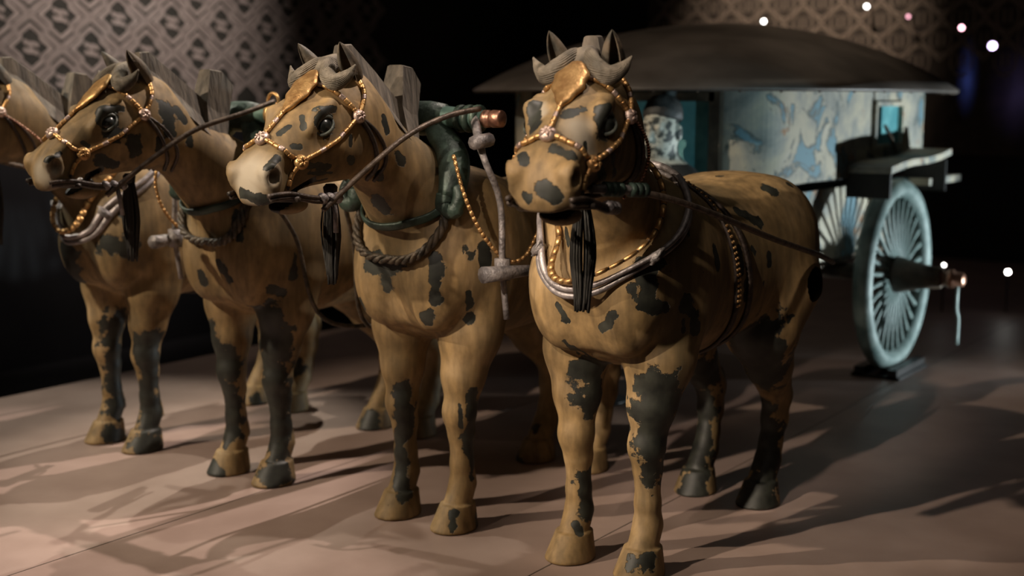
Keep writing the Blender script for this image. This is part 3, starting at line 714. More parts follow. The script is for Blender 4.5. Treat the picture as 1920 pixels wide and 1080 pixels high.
        for ph in (0, 2.094, 4.189):
            Q = []
            for i, p in enumerate(P):
                t = (P[min(i + 1, len(P) - 1)] - P[max(i - 1, 0)]).normalized(); a = t.cross(N[i]).normalized(); an = ph + i * .55
                Q.append(p + a * (math.cos(an) * .0048) + N[i] * (math.sin(an) * .0048))
            mb.tube(Q, .005, 6)
        put(mb, 'breast_rope', M_ROPE)
        P, N = surf_path([(.10, -.06, .665), (.10, -.09, .63), (.065, -.14, .60), (0, -.16, .585), (-.065, -.14, .60), (-.10, -.09, .63), (-.10, -.06, .665)], .008, .007)
        mb = MB(); mb.ribbon(P, N, .015, .006); put(mb, 'neck_band', M_GREEN)
for k in HORSES: horse_parts(k)

# ------------------------------------------------------------------ yoke bar over the two inner horses
yb = empty('yoke_bar', (0, -.01, .80), label='green bronze yoke bar with copper caps across the two inner horses', cat='yoke')
def yput(mb, name, mat, parent=yb, **k):
    mb.V = [(v[0], v[1] + .01, v[2] - .80) for v in mb.V]; return mb.obj(name, mat, parent, **k)
mb = MB(); mb.tube([(-.40, -.01, .80), (-.30, -.01, .803), (0, -.01, .806), (.30, -.01, .803), (.40, -.01, .80)], [.016, .021, .022, .021, .016], 16); bar = yput(mb, 'crossbar', M_PGREEN)
for sx in (1, -1):
    mb = MB(); mb.lathe([(0, .012), (.002, .0165), (.012, .0165), (.014, .0135), (.019, .0135), (.021, .0165), (.040, .016), (.042, .012)], (sx * .398, -.01, .80), (sx, 0, 0), 20); yput(mb, 'end_cap', M_COPPER, bar)
    for x in (.345, .365, .385):
        mb = MB(); mb.lathe([(-.006, .02), (-.004, .026), (.004, .026), (.006, .02)], (sx * x, -.01, .80), (1, 0, 0), 16); yput(mb, 'collar_band', M_GREEN, bar)
    for x in (.10, .16):
        mb = MB(); mb.tube([(sx * x + .016 * math.cos(q), -.01 , .833 + .016 * math.sin(q)) for q in [6.283 * i / 16 for i in range(16)]], .0035, 6, closed=True)
        mb.lathe([(-.007, .0225), (-.006, .025), (.006, .025), (.007, .0225)], (sx * x, -.01, .805), (1, 0, 0), 16); yput(mb, 'rein_ring', M_GOLD, bar)
for hk in ('B', 'C'):
    hx = HORSES[hk][0]
    mb = MB()
    mb.lathe([(-.055, .012), (-.05, .028), (-.02, .033), (.02, .033), (.05, .028), (.055, .012)], (hx, -.012, .80), (1, 0, 0), 14)
    yk = yput(mb, 'yoke', M_GREEN)
    for sx in (1, -1):
        P = catmull([(hx + sx * .018, -.012, .800), (hx + sx * .060, -.030, .755), (hx + sx * .094, -.058, .700), (hx + sx * .106, -.078, .655)], 6); P = P[:3] + clear_of(P[3:], hk, .026); n = len(P)
        mb = MB(); mb.tube(P, [.020 + .011 * math.sin(math.pi * min(1, i / (n - 1) * .9)) for i in range(n)], 14, flat=(1.0, .8)); lg = yput(mb, 'yoke_leg', M_GREEN, yk)
        P = catmull([(hx + sx * .104, -.080, .662), (hx + sx * .112, -.086, .640), (hx + sx * .134, -.088, .636), (hx + sx * .142, -.084, .660), (hx + sx * .134, -.080, .676)], 6); P = clear_of(P, hk, .0205)
        mb = MB(); mb.tube(P, [.020] * 6 + [.017] * 8 + [.013] * 11, 12); yput(mb, 'curled_tip', M_GREEN, yk)
# toggles and cords that hang from the bar ends
for sx in (1, -1):
    T = lambda p: Vector((sx * p[0], p[1], p[2]))
    q = [on_y(888, 212, -.015), on_x(905, 290, .44), on_x(938, 380, .455), on_x(942, 500, .46), on_x(950, 598, .46)]
    mb = MB(); mb.tube([T(p) for p in catmull(q, 5)], [.0085] * 5 + [.0065] * 10 + [.006] * 6, 8)
    a, b = on_x(905, 516, .46), on_x(1018, 504, .50)
    mb.tube([T(a), T(a.lerp(b, .45)), T(b)], [.0155, .0125, .0085], 10); c = on_x(942, 505, .46); mb.tube([T(c + Vector((0, 0, .02))), T(c - Vector((0, 0, .02)))], [.015, .015], 8)
    a, b = on_x(888, 268, .44), on_x(918, 262, .44); mb.tube([T(a), T(b)], .013, 8)
    yput(mb, 'hanging_toggle', M_GREY)
    P = resample(catmull([on_x(850, 290, .40), on_x(872, 370, .43), on_x(905, 440, .445), on_x(950, 488, .455), on_x(985, 480, .47), on_x(1010, 432, .48), on_x(1032, 400, .49)], 6), .012)
    mb = MB()
    for i in range(len(P) - 1): mb.tube([T(P[i].lerp(P[i + 1], .08)), T(P[i].lerp(P[i + 1], .5)), T(P[i].lerp(P[i + 1], .92))], [.0034, .0040, .0034], 6)
    mb.tube([T(p) for p in P], .002, 5); yput(mb, 'gold_bead_cord', M_GOLD)

# ------------------------------------------------------------------ reins
def rein(P, r, label, key):
    mb = MB(); Q = clear_of(catmull(P, 8), key, r + .002); Q = clear_of(Q, key, r + .001); mb.tube(Q, r, 8); o = mb.obj('rein', M_REIN, label=label, cat='rein', group='reins'); return o
for key, lab in (('B', 'dark rein rising from the pale-muzzled horse to the copper-capped bar end'), ('C', 'dark rein rising past the neck of the tan-muzzled inner horse')):
    hx = HORSES[key][0]; dx = hx - HORSES['B'][0]
    pts = [on_x(606, 394, .322), on_x(650, 352, .335), on_x(705, 302, .352), on_x(770, 250, .368), on_x(840, 217, .385), on_y(900, 204, -.03)]
    pts = [p + Vector((dx, 0, 0)) for p in pts]
    if key == 'C': pts = [warp_pt('C', p) for p in pts[:5]] + [Vector((-.13, -.035, .832))]
    rein(pts, .0052, lab, key)
for sx, lab in ((1, 'long dark rein along the flank of the horse in front of the wheel'), (-1, 'long dark rein along the flank of the horse by the platform edge')):
    pts = [on_x(1088, 352, .787), on_x(1150, 356, .818), on_x(1230, 366, .856), on_x(1330, 398, .872), on_x(1450, 448, .875), on_x(1530, 476, .87), on_x(1562, 492, .86)]
    if sx < 0: pts = [Vector((-.03 - p.x, p.y, p.z)) for p in pts]
    o = rein(pts, .0055, lab, 'A' if sx > 0 else 'D')
    q0, q1 = on_x(1108, 354, .838), on_x(1214, 357, .872); f = (lambda p: p) if sx > 0 else (lambda p: Vector((-.03 - p.x, p.y, p.z)))
    mb = MB(); mb.tube([f(q0), f(q1)], .0075, 10); mb.obj('lead_rod', M_GREY, o)
    for k in (.38, .82):
        mb = MB()
        for d in (-.012, 0, .012): mb.lathe([(-.0055, .008), (-.004, .0115), (.004, .0115), (.0055, .008)], f(q0.lerp(q1, k + d * 9)), f(q1) - f(q0), 10)
        mb.tube([f(q0.lerp(q1, k - .11)), f(q0.lerp(q1, k + .11))], .008, 8); mb.obj('rod_binding', M_GREEN, o)



for sx, lab in ((1, 'dark trace rope along the inner side of the pale-muzzled horse'), (-1, 'dark trace rope along the inner side of the tan-muzzled yoke horse')):
    mb = MB(); mb.tube(catmull([(sx * .106, -.082, .640), (sx * .082, -.03, .55), (sx * .062, .03, .37), (sx * .052, .30, .335), (sx * .05, .75, .340), (sx * .05, 1.193, .342)], 7), .0048, 7)
    mb.obj('trace_rope', M_ROPE, label=lab, cat='rope', group='trace ropes')
# ------------------------------------------------------------------ the covered chariot
def patina_mat():
    m, nt, N, L, P = nt_mat('weathered_patina')
    tc = N.new('ShaderNodeTexCoord')
    def noise(sc, det, dist, off):
        mp = N.new('ShaderNodeMapping'); mp.inputs['Location'].default_value = off; L.new(tc.outputs['Object'], mp.inputs[0])
        n = N.new('ShaderNodeTexNoise'); n.inputs['Scale'].default_value = sc; n.inputs['Detail'].default_value = det; n.inputs['Roughness'].default_value = .62; n.inputs['Distortion'].default_value = dist
        L.new(mp.outputs[0], n.inputs['Vector']); return n.outputs[0]
    def ramp(src, stops):
        r = N.new('ShaderNodeValToRGB'); e = r.color_ramp.elements; e[0].position, e[1].position = stops[0][0], stops[-1][0]
        e[0].color = (*stops[0][1], 1); e[1].color = (*stops[-1][1], 1)
        for p, c in stops[1:-1]: x = e.new(p); x.color = (*c, 1)
        L.new(src, r.inputs[0]); return r.outputs[0]
    def mix(f, a, b):
        x = N.new('ShaderNodeMix'); x.data_type = 'RGBA'; L.new(f, x.inputs[0]); L.new(a, x.inputs[6])
        if isinstance(b, tuple): x.inputs[7].default_value = (*b, 1)
        else: L.new(b, x.inputs[7])
        return x.outputs[2]
    base = ramp(noise(4.5, 9, .4, (0, 0, 0)), [(.30, (.10, .12, .12)), (.45, (.27, .27, .24)), (.55, (.42, .38, .29)), (.72, (.46, .44, .38))])
    isl = ramp(noise(6.5, 6, .8, (3, 1, 2)), [(.555, (0, 0, 0)), (.575, (1, 1, 1))]); rim = ramp(noise(6.5, 6, .8, (3, 1, 2)), [(.535, (0, 0, 0)), (.565, (1, 1, 1)), (.60, (0, 0, 0))])
    rust = ramp(noise(9, 7, .5, (7, 4, 1)), [(.60, (0, 0, 0)), (.66, (1, 1, 1))])
    c = mix(rust, base, (.32, .15, .06)); c = mix(isl, c, (.14, .25, .30)); c = mix(rim, c, (.09, .10, .09))
    L.new(c, P.inputs['Base Color']); P.inputs['Roughness'].default_value = .7
    return m
M_PAT = patina_mat()
M_TEAL = noise_mat('teal_bronze', (.06, .25, .28), (.18, .46, .48), 12, .6, 0, .2)
M_WHEEL = noise_mat('wheel_bronze', (.07, .115, .11), (.18, .235, .225), 16, .55, .1, .2)
M_CANOPY = noise_mat('canopy_bronze', (.045, .036, .030), (.10, .083, .072), 5, .5, .1, .2)
M_CAPB = noise_mat('shade_black', (.006, .006, .006), (.015, .014, .013), 20, .6, 0, 0)  # near-black that carries shade in the colour
M_HUB = noise_mat('dark_hub', (.04, .03, .022), (.11, .08, .055), 20, .5, .2, .2)
ch = empty('covered_chariot', (0, 1.9, 0), label='oval-roofed bronze chariot with spoked wheels and mottled blue-white cabin', cat='chariot')
def cput(mb, name, mat, parent=ch, smooth=False, **k):
    mb.V = [(v[0], v[1] - 1.9, v[2]) for v in mb.V]; return mb.obj(name, mat, parent, smooth, **k)
def rrect(hx, y0, y1, r, n=16):
    out = []
    for (cx, cy, a0) in ((hx - r, y1 - r, 0), (-hx + r, y1 - r, 90), (-hx + r, y0 + r, 180), (hx - r, y0 + r, 270)):
        for i in range(n + 1):
            a = math.radians(a0 + 90 * i / n); out.append((cx + r * math.cos(a), cy + r * math.sin(a)))
    return out
# upper cabin wall: a rounded shell with an opening for the side window
def shell(poly, z0, z1, th, name, mat, skip=None):
    n = len(poly); mb = MB()
    cx = 0; cy = sum(p[1] for p in poly) / n
    for i in range(n):
        if skip and skip(poly[i], poly[(i + 1) % n]): continue
        a, b = poly[i], poly[(i + 1) % n]; k = 1 - th / .5
        ia = (a[0] * k, cy + (a[1] - cy) * k); ib = (b[0] * k, cy + (b[1] - cy) * k)
        V = [(a[0], a[1], z0), (b[0], b[1], z0), (b[0], b[1], z1), (a[0], a[1], z1), (ia[0], ia[1], z0), (ib[0], ib[1], z0), (ib[0], ib[1], z1), (ia[0], ia[1], z1)]
        mb.add(V, [(0, 1, 2, 3), (5, 4, 7, 6), (3, 2, 6, 7), (1, 0, 4, 5), (0, 3, 7, 4), (1, 5, 6, 2)])
    return cput(mb, name, mat)
WY0, WY1, WZ0, WZ1 = 1.90, 2.14, .70, .82
base = rrect(.44, 1.16, 2.50, .14)
poly = []
for i, p in enumerate(base):
    poly.append(p); q = base[(i + 1) % len(base)]
    if p[0] > .43 and q[0] > .43 and abs(p[1] - q[1]) > .5:
        for y in sorted((WY0, WY1), reverse=(q[1] < p[1])): poly.append((.44, y))
win = lambda a, b: a[0] > .43 and b[0] > .43 and abs(min(a[1], b[1]) - WY0) < .01 and abs(max(a[1], b[1]) - WY1) < .01
shell(poly, .61, .872, .02, 'upper_wall', M_PAT, win)
for za, zb in ((.61, WZ0), (WZ1, .872)):
    mb = MB(); mb.box((.436, (WY0 + WY1) / 2, (za + zb) / 2), (.009, .12, (zb - za) / 2)); cput(mb, 'window_surround', M_PAT)
mb = MB(); mb.box((.446, (WY0 + WY1) / 2, WZ1 + .005), (.008, .125, .007)); mb.box((.446, (WY0 + WY1) / 2, WZ0 - .005), (.008, .125, .007))
for y in (WY0, WY1): mb.box((.446, y, (WZ0 + WZ1) / 2), (.008, .007, .06))
wf = cput(mb, 'window_frame', M_PAT)
mb = MB(); mb.box((.434, WY0 + .16, (WZ0 + WZ1) / 2), (.005, .08, .058)); cput(mb, 'sliding_shutter', M_TEAL, wf)
mb = MB(); mb.tube([(.452, WY0 + .075, .76), (.470, WY0 + .095, .715), (.474, WY0 + .12, .672)], .006, 8); cput(mb, 'prop_bar', M_HUB, wf)
# front face: teal window panel in a frame
mb = MB(); mb.box((0, 1.152, .742), (.27, .006, .115)); cput(mb, 'front_panel', M_TEAL)
mb = MB()
for x in (-.28, -.02, .29): mb.box((x, 1.146, .742), (.016, .012, .125))
for z in (.625, .845): mb.box((0, 1.146, z), (.29, .012, .012))
cput(mb, 'front_frame', M_HUB)
# lower box, sill, floor of the cabin
shell(rrect(.385, 1.22, 2.44, .10), .36, .575, .02, 'lower_wall', M_PAT)
mb = MB(); mb.prism(rrect(.34, 1.24, 2.42, .12), lambda p: (p[0], p[1], .575), lambda p: (p[0], p[1], .612)); cput(mb, 'sill', M_CAPB)  # coloured black so it reads as the shaded gap between the walls
mb = MB(); mb.prism(rrect(.38, 1.20, 2.46, .10), lambda p: (p[0], p[1], .34), lambda p: (p[0], p[1], .365)); cput(mb, 'chassis', M_HUB)
# box the driver kneels in
shell(rrect(.385, .82, 1.195, .06), .365, .50, .015, 'driver_box', M_PAT)
mb = MB(); mb.box((0, 1.005, .3625), (.375, .18, .010)); cput(mb, 'driver_floor', M_HUB)
# flared armrest board above each wheel, with its drop plates and the rear step
for sx in (1, -1):
    mb = MB(); P = [(1.70, .645), (1.80, .656), (1.90, .662), (2.02, .662), (2.14, .668), (2.26, .682)]
    V = []
    for (y, z) in P: V += [(sx * .435, y, z), (sx * .575, y, z), (sx * .575, y, z - .020), (sx * .435, y, z - .020)]
    F = [(i * 4 + j, i * 4 + (j + 1) % 4, i * 4 + 4 + (j + 1) % 4, i * 4 + 4 + j) for i in range(5) for j in range(4)] + [(3, 2, 1, 0), (20, 21, 22, 23)]
    mb.add(V, F); bd = cput(mb, 'side_board', M_PAT)
    for yy, hh in ((1.715, .045), (2.23, .05)):
        mb = MB(); mb.box((sx * .503, yy, .597), (.066, .006, hh)); cput(mb, 'drop_plate', M_CAPB, bd)  # shade beneath the board is put into the plate colour
    mb = MB(); mb.box((sx * .47, 2.36, .575), (.06, .17, .011)); cput(mb, 'rear_step', M_PAT)
# wheels
WC = (1.92, .305)
for sx in (1, -1):
    X = .52 * sx; n = 64
    mb = MB(); mb.tube([(X, WC[0] + .266 * math.cos(6.2832 * i / n), WC[1] + .266 * math.sin(6.2832 * i / n)) for i in range(n)], .029, 12, closed=True, flat=(1.0, 1.0))
    wh = cput(mb, 'wheel', M_WHEEL, smooth=True)
    sp = MB(); sp.tube([(0, 0, .045), (0.004, 0, .10), (0, 0, .18), (0, 0, .245)], [.0085, .0075, .0065, .009], 8)
    me = None
    for k in range(30):
        if me is None:
            o = mesh_obj('spoke', sp.V, sp.F, M_WHEEL, wh); me = o.data
        else:
            o = bpy.data.objects.new('spoke', me); COL.objects.link(o); o.parent = wh
        o.location = (X, WC[0] - 1.9, WC[1]); o.rotation_euler = (6.2832 * k / 30, 0, 0)
    mb = MB(); mb.lathe([(-.10, .032), (-.05, .045), (-.015, .056), (.015, .056), (.05, .047), (.09, .038), (.145, .032), (.148, .026)], (X, *WC), (sx, 0, 0), 28); cput(mb, 'hub', M_HUB, wh, smooth=True)
    mb = MB(); mb.lathe([(.146, .022), (.165, .022), (.167, .028), (.180, .028), (.182, .022), (.21, .021), (.214, .014)], (X, *WC), (sx, 0, 0), 20); cput(mb, 'axle_cap', M_COPPER, wh, smooth=True)
    mb = MB(); mb.tube(catmull([(X + sx * .195, WC[0], WC[1] - .015), (X + sx * .195, WC[0], WC[1] - .09), (X + sx * .198, WC[0] + .012, WC[1] - .12), (X + sx * .198, WC[0] + .012, WC[1] - .20)], 4), .006, 6, flat=(1.6, .7)); cput(mb, 'hanging_plate', M_WHEEL, wh, smooth=True)
mb = MB(); mb.tube([(-.47, *WC), (.47, *WC)], .026, 14); cput(mb, 'axle', M_HUB, smooth=True)
# draught pole from under the body up to the yoke bar
mb = MB(); mb.tube(catmull([(0, 2.45, .325), (0, 1.6, .325), (0, .95, .33), (0, .60, .40), (0, .30, .58), (0, .10, .722), (0, -.04, .762)], 8), .019, 12); cput(mb, 'draught_pole', M_GREEN, smooth=True)
# canopy: shallow oval dome with a thin rim, ribs underneath
mb = MB(); NA, NR = 96, 18; V = [(0, 1.78, 1.072)]; F = []
def can(a, q, dz=0):
    c, s_ = math.cos(a), math.sin(a); x = .65 * math.copysign(abs(c) ** .8, c) * q; y = 1.78 + .885 * math.copysign(abs(s_) ** .8, s_) * q
    return (x, y, .868 + .204 * (1 - q ** 2.1) ** .95 + dz)
for i in range(1, NR + 1):
    for j in range(NA): V.append(can(6.2832 * j / NA, i / NR))
for j in range(NA): F.append((0, 1 + j, 1 + (j + 1) % NA))
for i in range(NR - 1):
    for j in range(NA): F.append((1 + i * NA + j, 1 + (i + 1) * NA + j, 1 + (i + 1) * NA + (j + 1) % NA, 1 + i * NA + (j + 1) % NA))
m0 = len(V); V += [(v[0] * .995, v[1], v[2] - .010) for v in V]; F += [tuple(m0 + k for k in reversed(f)) for f in F]
r0 = 1 + (NR - 1) * NA
for j in range(NA): F.append((r0 + j, m0 + r0 + j, m0 + r0 + (j + 1) % NA, r0 + (j + 1) % NA))
mb.add(V, F); cn = cput(mb, 'canopy', M_CANOPY, smooth=True)
for k in range(36):
    a = 6.2832 * (k + .5) / 36
    mb = MB(); mb.tube([Vector(can(a, q, -.016)) for q in (.25, .5, .75, .9, .985)], .006, 6); cput(mb, 'canopy_rib', M_HUB, cn, smooth=True)

# blocks that carry the wheels, stand under the pole
M_STAND = noise_mat('black_stand', (.008, .008, .008), (.02, .02, .02), 10, .4, 0, .05)
for sx, lab in ((1, 'low black block under the spoked wheel'), (-1, 'low black block under the far wheel, beyond the draught pole')):
    mb = MB(); mb.box((sx * .52, 1.92, .0050), (.075, .13, .0048)); mb.box((sx * .572, 1.92, .016), (.015, .13, .0155)); mb.box((sx * .468, 1.92, .016), (.015, .13, .0155)); mb.obj('wheel_block', M_STAND, smooth=False, label=lab, cat='stand', group='wheel blocks')
mb = MB(); mb.lathe([(0, .07), (.008, .07), (.012, .012), (.29, .010)], (0, 1.06, 0), (0, 0, 1), 16); mb.obj('pole_stand', M_STAND, label='thin black prop under the draught pole', cat='stand')

# ------------------------------------------------------------------ the kneeling charioteer (bronze figure)
FX, FY = .195, 1.02
G = Field((-.16, -.16, .37), (.16, .14, .885), .0035)
G.ell((0, 0, .755), (.048, .056, .068), .01); G.ell((0, -.012, .712), (.036, .042, .034), .02)
G.rc((0, -.052, .762), (0, -.064, .738), .007, .010, .01); G.ell((0, -.050, .716), (.019, .010, .006), .006)
for sx in (-1, 1):
    G.ell((sx * .019, -.056, .766), (.012, .008, .007), .006, True); G.ell((sx * .019, -.047, .765), (.011, .009, .0075), .004)
    G.rc((sx * .006, -.057, .780), (sx * .032, -.047, .779), .004, .003, .006); G.ell((sx * .050, .008, .752), (.007, .013, .021), .006)
    G.rc((sx * .055, .01, .615), (sx * .115, .0, .585), .045, .043, .03); G.rc((sx * .115, .0, .585), (sx * .125, -.02, .48), .042, .034, .02)
    G.rc((sx * .125, -.02, .48), (sx * .075, -.12, .50), .034, .026, .02); G.rc((sx * .07, .06, .42), (sx * .07, -.10, .41), .05, .045, .03)
G.rc((0, .01, .70), (0, .015, .62), .036, .045, .02); G.rc((0, .02, .60), (0, .03, .43), .085, .095, .04, sx=1.2)
cv, cf = G.mesh()
M_FACE, nt, N, L, P = nt_mat('figure_paint')
tc = N.new('ShaderNodeTexCoord'); sx_ = N.new('ShaderNodeSeparateXYZ'); L.new(tc.outputs['Object'], sx_.inputs[0])
n = N.new('ShaderNodeTexNoise'); n.inputs['Scale'].default_value = 42; n.inputs['Detail'].default_value = 5; L.new(tc.outputs['Object'], n.inputs['Vector'])
r = N.new('ShaderNodeValToRGB'); r.color_ramp.elements[0].position = .44; r.color_ramp.elements[1].position = .50; r.color_ramp.elements[0].color = (.05, .055, .05, 1); r.color_ramp.elements[1].color = (.50, .49, .42, 1)
L.new(n.outputs[0], r.inputs[0])
cmp_ = N.new('ShaderNodeMath'); cmp_.operation = 'GREATER_THAN'; cmp_.inputs[1].default_value = .672; L.new(sx_.outputs[2], cmp_.inputs[0])
mx = N.new('ShaderNodeMix'); mx.data_type = 'RGBA'; L.new(cmp_.outputs[0], mx.inputs[0]); mx.inputs[6].default_value = (.022, .022, .022, 1); L.new(r.outputs[0], mx.inputs[7]); L.new(mx.outputs[2], P.inputs['Base Color']); P.inputs['Roughness'].default_value = .6
fg = empty('charioteer_figure', (FX, FY, 0), label='kneeling bronze charioteer with white collar in front of the chariot cabin', cat='statue')
mesh_obj('body', cv, cf, M_FACE, fg)
M_CAP = noise_mat('dark_cap', (.015, .015, .015), (.05, .05, .048), 30, .6, 0, .3)
mb = MB(); mb.lathe([(-.022, .049), (-.016, .053), (.0, .0525), (.024, .045), (.038, .032), (.044, .012)], (0, .012, .806), (0, .18, 1), 24); mb.tube([(0, .03, .83), (0, .045, .858), (0, .03, .868)], [.018, .02, .012], 10); mb.obj('cap', M_CAP, fg)
M_SCARF = noise_mat('white_collar', (.20, .20, .19), (.55, .53, .50), 30, .7, 0, .2)
mb = MB()
for k, (r_, z) in enumerate(((.050, .668), (.056, .655), (.062, .641))):
    mb.tube([(r_ * 1.05 * math.cos(q), .008 + r_ * math.sin(q) - .010 * k * (math.sin(q) < 0), z - .014 * (1 - math.sin(q)) * .5 * (k + 1) * .7) for q in [6.2832 * i / 28 for i in range(28)]], .011, 8, closed=True)
mb.obj('collar', M_SCARF, fg)

# ------------------------------------------------------------------ the platform
M_FLOOR = noise_mat('platform_floor', (0.30, 0.215, 0.182), (0.37, 0.272, 0.235), 6, 0.45, 0.0, 0.05, bscale=300)
M_BLACK = noise_mat('black_hall', (0.006, 0.006, 0.008), (0.012, 0.012, 0.015), 3, 0.6, 0.0, 0.0)
M_SEAM = noise_mat('seam', (0.10, .075, .06), (.14, .11, .09), 10, .7, 0, 0)
mb = MB(); mb.box((1.48, 1.0, -.06), (2.88, 3.95, .06)); fl = mb.obj('floor', M_FLOOR, smooth=False, kind='structure')
for (x, y) in ((300, 985), (1000, 1075)):
    g = on_z(x, y, 0); mb = MB(); mb.box((g.x, 1.0, .0003), (.0012, 3.9, .0003)); mb.obj('floor_seam', M_SEAM, fl, smooth=False)
mb = MB(); mb.box((-.02, .5, -.33), (4.98, 5.48, .02)); mb.obj('floor_hall', M_BLACK, smooth=False, kind='structure')
mb = MB(); mb.box((-.02, .5, 3.52), (4.98, 5.48, .02)); mb.obj('ceiling', M_BLACK, smooth=False, kind='structure')
mb = MB(); mb.box((-3.07, .5, 1.6), (.05, 5.48, 1.95)); wl = mb.obj('wall_left', M_BLACK, smooth=False, kind='structure')
mb = MB(); mb.box((-.02, 5.07, 1.6), (4.98, .05, 1.95)); wb = mb.obj('wall_back', M_BLACK, smooth=False, kind='structure')
mb = MB(); mb.box((5.0, .5, 1.6), (.05, 5.48, 1.95)); mb.obj('wall_right', M_BLACK, smooth=False, kind='structure')
mb = MB(); mb.box((-.02, -5.0, 1.6), (4.98, .05, 1.95)); mb.obj('wall_front', M_BLACK, smooth=False, kind='structure')

# ------------------------------------------------------------------ patterned wall panels
M_PBASE = noise_mat('pattern_ground', (.022, .022, .018), (.035, .033, .028), 14, .8, 0, 0)
M_PLINE = noise_mat('pattern_line', (.26, .22, .205), (.34, .29, .27), 20, .8, 0, 0)
M_QBASE = noise_mat('bronze_pattern_ground', (.07, .055, .045), (.11, .085, .065), 14, .8, 0, 0)
M_QLINE = noise_mat('bronze_pattern_line', (.30, .23, .18), (.42, .33, .26), 20, .8, 0, 0)
def stroke2d(mb, P, wd, closed, fn, d=.004):
    n = len(P); L_ = []; R_ = []
    for i in range(n):
        p = Vector(P[i]); a = Vector(P[(i - 1) % n] if closed or i > 0 else P[i]); b = Vector(P[(i + 1) % n] if closed or i < n - 1 else P[i])
        d0 = (p - a); d1 = (b - p); d0 = d0.normalized() if d0.length > 1e-9 else d1.normalized(); d1 = d1.normalized() if d1.length > 1e-9 else d0
        t = (d0 + d1).normalized(); nn = Vector((-t.y, t.x)); k = 1 / max(.5, nn.dot(Vector((-d1.y, d1.x))))
        L_.append(p + nn * (wd / 2 * k)); R_.append(p - nn * (wd / 2 * k))
    V = []
    for i in range(n): V += [fn(L_[i], d), fn(R_[i], d), fn(L_[i], 0), fn(R_[i], 0)]
    F = []
    for i in range(n if closed else n - 1):
        a = i * 4; b = ((i + 1) % n) * 4; F += [(a, a + 1, b + 1, b), (a + 2, a, b, b + 2), (a + 1, a + 3, b + 3, b + 1)]
    mb.add(V, F)
# left wall: stepped diamonds with a knot in each
PY, PZ = .30, .28
mb = MB(); mb.box((-3.012, 1.2, 2.12), (.01, 2.3, 1.35)); lp = mb.obj('pattern_panel', M_PBASE, wl, smooth=False)
fnL = lambda p, d: (d, p.x, p.y)
mb = MB()
for k in (.93, .66):
    pts = [(-1, 0), (-.50, .42), (-.50, .62), (0, 1.02), (.50, .62), (.50, .42), (1, 0), (.50, -.42), (.50, -.62), (0, -1.02), (-.50, -.62), (-.50, -.42)]
    q = .5 - (.93 - k) * .5 if k > .9 else .5
    stroke2d(mb, [(x * PY * .5 * k, z * PZ * .5 * k) for x, z in pts], .0175, True, fnL)
for zz in (-.017, .017): stroke2d(mb, [(-.036, zz + .010), (-.014, zz), (.014, zz), (.036, zz - .010)], .018, False, fnL, .0036)
stroke2d(mb, [(0, -.022), (0, .022)], .018, False, fnL, .0032)
tile = mb.obj('diamond_tile', M_PLINE, lp, smooth=False); tile.location = (-3.002, -.35, 1.0); first = True
for r_ in range(0, 9):
    for c_ in range(0, 13):
        y = -.35 + PY * (c_ + .5 * (r_ % 2)); z = .92 + PZ * .5 * r_
        if first: o = tile; first = False
        else:
            o = bpy.data.objects.new('diamond_tile', tile.data); COL.objects.link(o); o.parent = lp
        o.location = (-3.002, y, z)
# back wall: diagonal lattice with paired bars and arcs
mb = MB(); mb.box((-.95, 5.012, 2.0), (1.18, .01, 1.45)); bp = mb.obj('pattern_panel', M_QBASE, wb, smooth=False)
fnB = lambda p, d: (p.x, -d, p.y); QX = .225
mb = MB(); h = QX / 2
stroke2d(mb, [(-h, 0), (0, h)], .013, False, fnB); stroke2d(mb, [(0, h), (h, 0)], .013, False, fnB)
for x in (-.016, .016): stroke2d(mb, [(x, -.035), (x, .035)], .011, False, fnB)
for sx in (-1, 1): stroke2d(mb, [(sx * (.034 + .022 * math.cos(q)), .052 * math.sin(q)) for q in [-1.4 + 2.8 * i / 8 for i in range(9)]], .011, False, fnB)
stroke2d(mb, [(-.04, -.062), (0, -.085), (.04, -.062)], .011, False, fnB); stroke2d(mb, [(-.04, .062), (0, .085), (.04, .062)], .011, False, fnB)
tile = mb.obj('lattice_tile', M_QLINE, bp, smooth=False); first = True
for r_ in range(0, 8):
    for c_ in range(0, 10):
        x = -2.02 + QX * (c_ + .0 * (r_ % 2)); z = 1.05 + QX * .5 * r_
        x += QX * .5 * (r_ % 2)
        if first: o = tile; first = False
        else:
            o = bpy.data.objects.new('lattice_tile', tile.data); COL.objects.link(o); o.parent = bp
        o.location = (x, 5.002, z)

# ------------------------------------------------------------------ small floor lamps in the dark hall, and glass reflections built as wall lamps
def small_light(p, r, col, st, lab, wall=None):
    p = Vector(p); ax = (CAM - p).normalized(); e = empty('lamp_or_reflection', p, label=lab, cat='lamp', group='small lamps in the dark hall')
    mb = MB(); mb.lathe([(-r * 3, r * .7), (-r * 2.8, r * 1.2), (-r * .1, r * 1.25), (0, r * 1.05)], (0, 0, 0), ax, 14); mb.obj('housing', M_BLACK, e)
    mb = MB(); mb.lathe([(-.001, r), (.001, r), (.002, r * .6)], (0, 0, 0), ax, 14); mb.obj('lens', emit_mat('light_glow', col, st), e)
    mb = MB(); q = -ax * r * 2
    mb.tube([q, q + (Vector((0, 5.02 - p.y - q.y, 0)) if wall else Vector((0, 0, -.31 - p.z - q.z if p.y > 4.95 or p.x > 4.36 else -p.z - q.z)))], .004, 6); mb.obj('bracket' if wall else 'post', M_BLACK, e)
W_ = (1, .97, .9); PK = (1, .45, .55); PU = (.75, .55, 1)
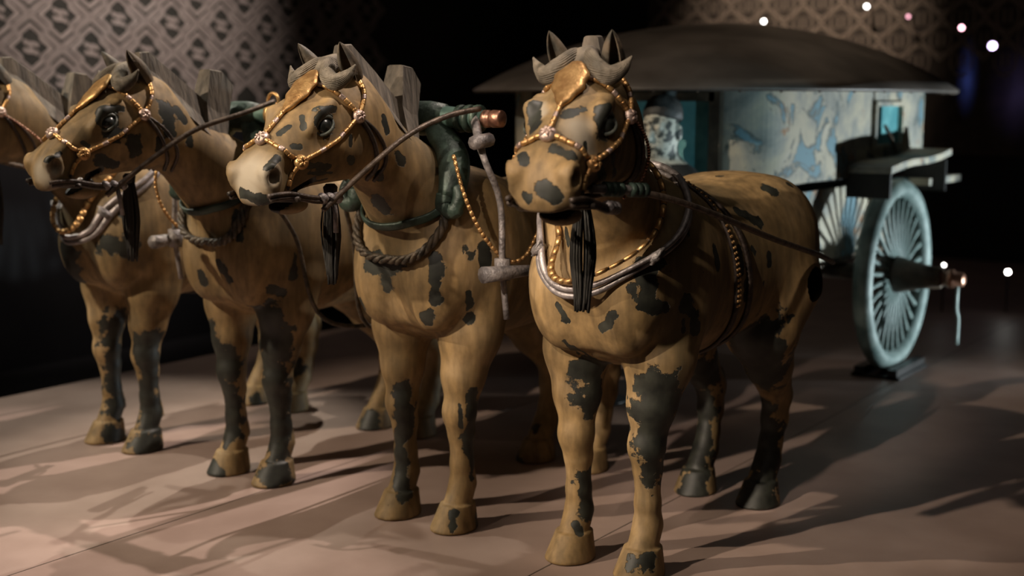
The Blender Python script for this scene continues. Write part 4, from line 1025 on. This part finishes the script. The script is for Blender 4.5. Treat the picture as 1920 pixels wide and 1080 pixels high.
for (x, y, Y, r, col, st, lab) in ((1432, 40, 4.9, .010, W_, 7, 'small white glass reflection before the lattice wall above the canopy middle'), (1625, 12, 4.9, .010, W_, 6, 'small white glass reflection before the lattice wall, high beside the faint pink one'),
        (1803, 52, 4.9, .011, PK, 5, 'bright pink glass reflection beyond the rear end of the canopy'), (1703, 31, 4.9, .009, PK, 1.2, 'faint pink glass reflection before the dark end of the lattice wall'), (1861, 86, 4.9, .018, PU, 5, 'larger violet glass reflection in front of the faint violet panel')):
    small_light(on_y(x, y, Y), r, col, st, lab, True)  # reflections in the display glass, added as lamps on the wall
for (x, y, D, r, st, lab) in ((1890, 510, 5.0, .009, 12, 'small white floor lamp beyond the axle end'), (1770, 497, 5.0, .006, 6, 'tiny white floor lamp just behind the wheel')):
    d = pix_dir(x, y); p = CAM + d * D; small_light(p, r, W_, st, lab)
# display reflections painted as soft glowing panels: a tall blue and a wide violet
def reflection_panel(x0, y0, x1, y1, col, st, name, lab):
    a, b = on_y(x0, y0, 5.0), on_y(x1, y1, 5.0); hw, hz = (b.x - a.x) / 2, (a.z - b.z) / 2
    m, nt, N, L, P = nt_mat('reflected_' + name); tc = N.new('ShaderNodeTexCoord'); mp = N.new('ShaderNodeMapping'); mp.inputs['Scale'].default_value = (1 / hw, 0, 1 / hz)
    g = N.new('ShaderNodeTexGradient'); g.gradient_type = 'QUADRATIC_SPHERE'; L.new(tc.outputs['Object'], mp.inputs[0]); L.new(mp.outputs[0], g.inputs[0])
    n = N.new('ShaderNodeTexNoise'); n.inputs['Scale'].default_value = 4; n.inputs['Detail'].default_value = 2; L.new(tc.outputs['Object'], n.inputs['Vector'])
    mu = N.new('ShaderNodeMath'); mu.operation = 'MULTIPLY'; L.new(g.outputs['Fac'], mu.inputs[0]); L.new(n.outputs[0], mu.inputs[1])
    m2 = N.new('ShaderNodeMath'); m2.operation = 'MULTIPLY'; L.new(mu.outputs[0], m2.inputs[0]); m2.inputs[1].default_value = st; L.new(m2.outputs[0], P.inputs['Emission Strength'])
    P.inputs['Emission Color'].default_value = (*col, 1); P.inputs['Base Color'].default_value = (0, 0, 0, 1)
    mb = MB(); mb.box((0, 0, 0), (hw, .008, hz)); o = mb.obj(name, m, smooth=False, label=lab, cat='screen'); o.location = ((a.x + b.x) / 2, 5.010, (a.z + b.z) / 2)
reflection_panel(1794, 60, 1834, 230, (.12, .18, .75), 1.0, 'blue_reflection', 'narrow dim blue display reflection, a glowing panel on the back wall past the canopy')
reflection_panel(1842, 50, 1990, 290, (.28, .20, .55), .35, 'violet_reflection', 'wide faint violet display reflection, a glowing panel on the black back wall')
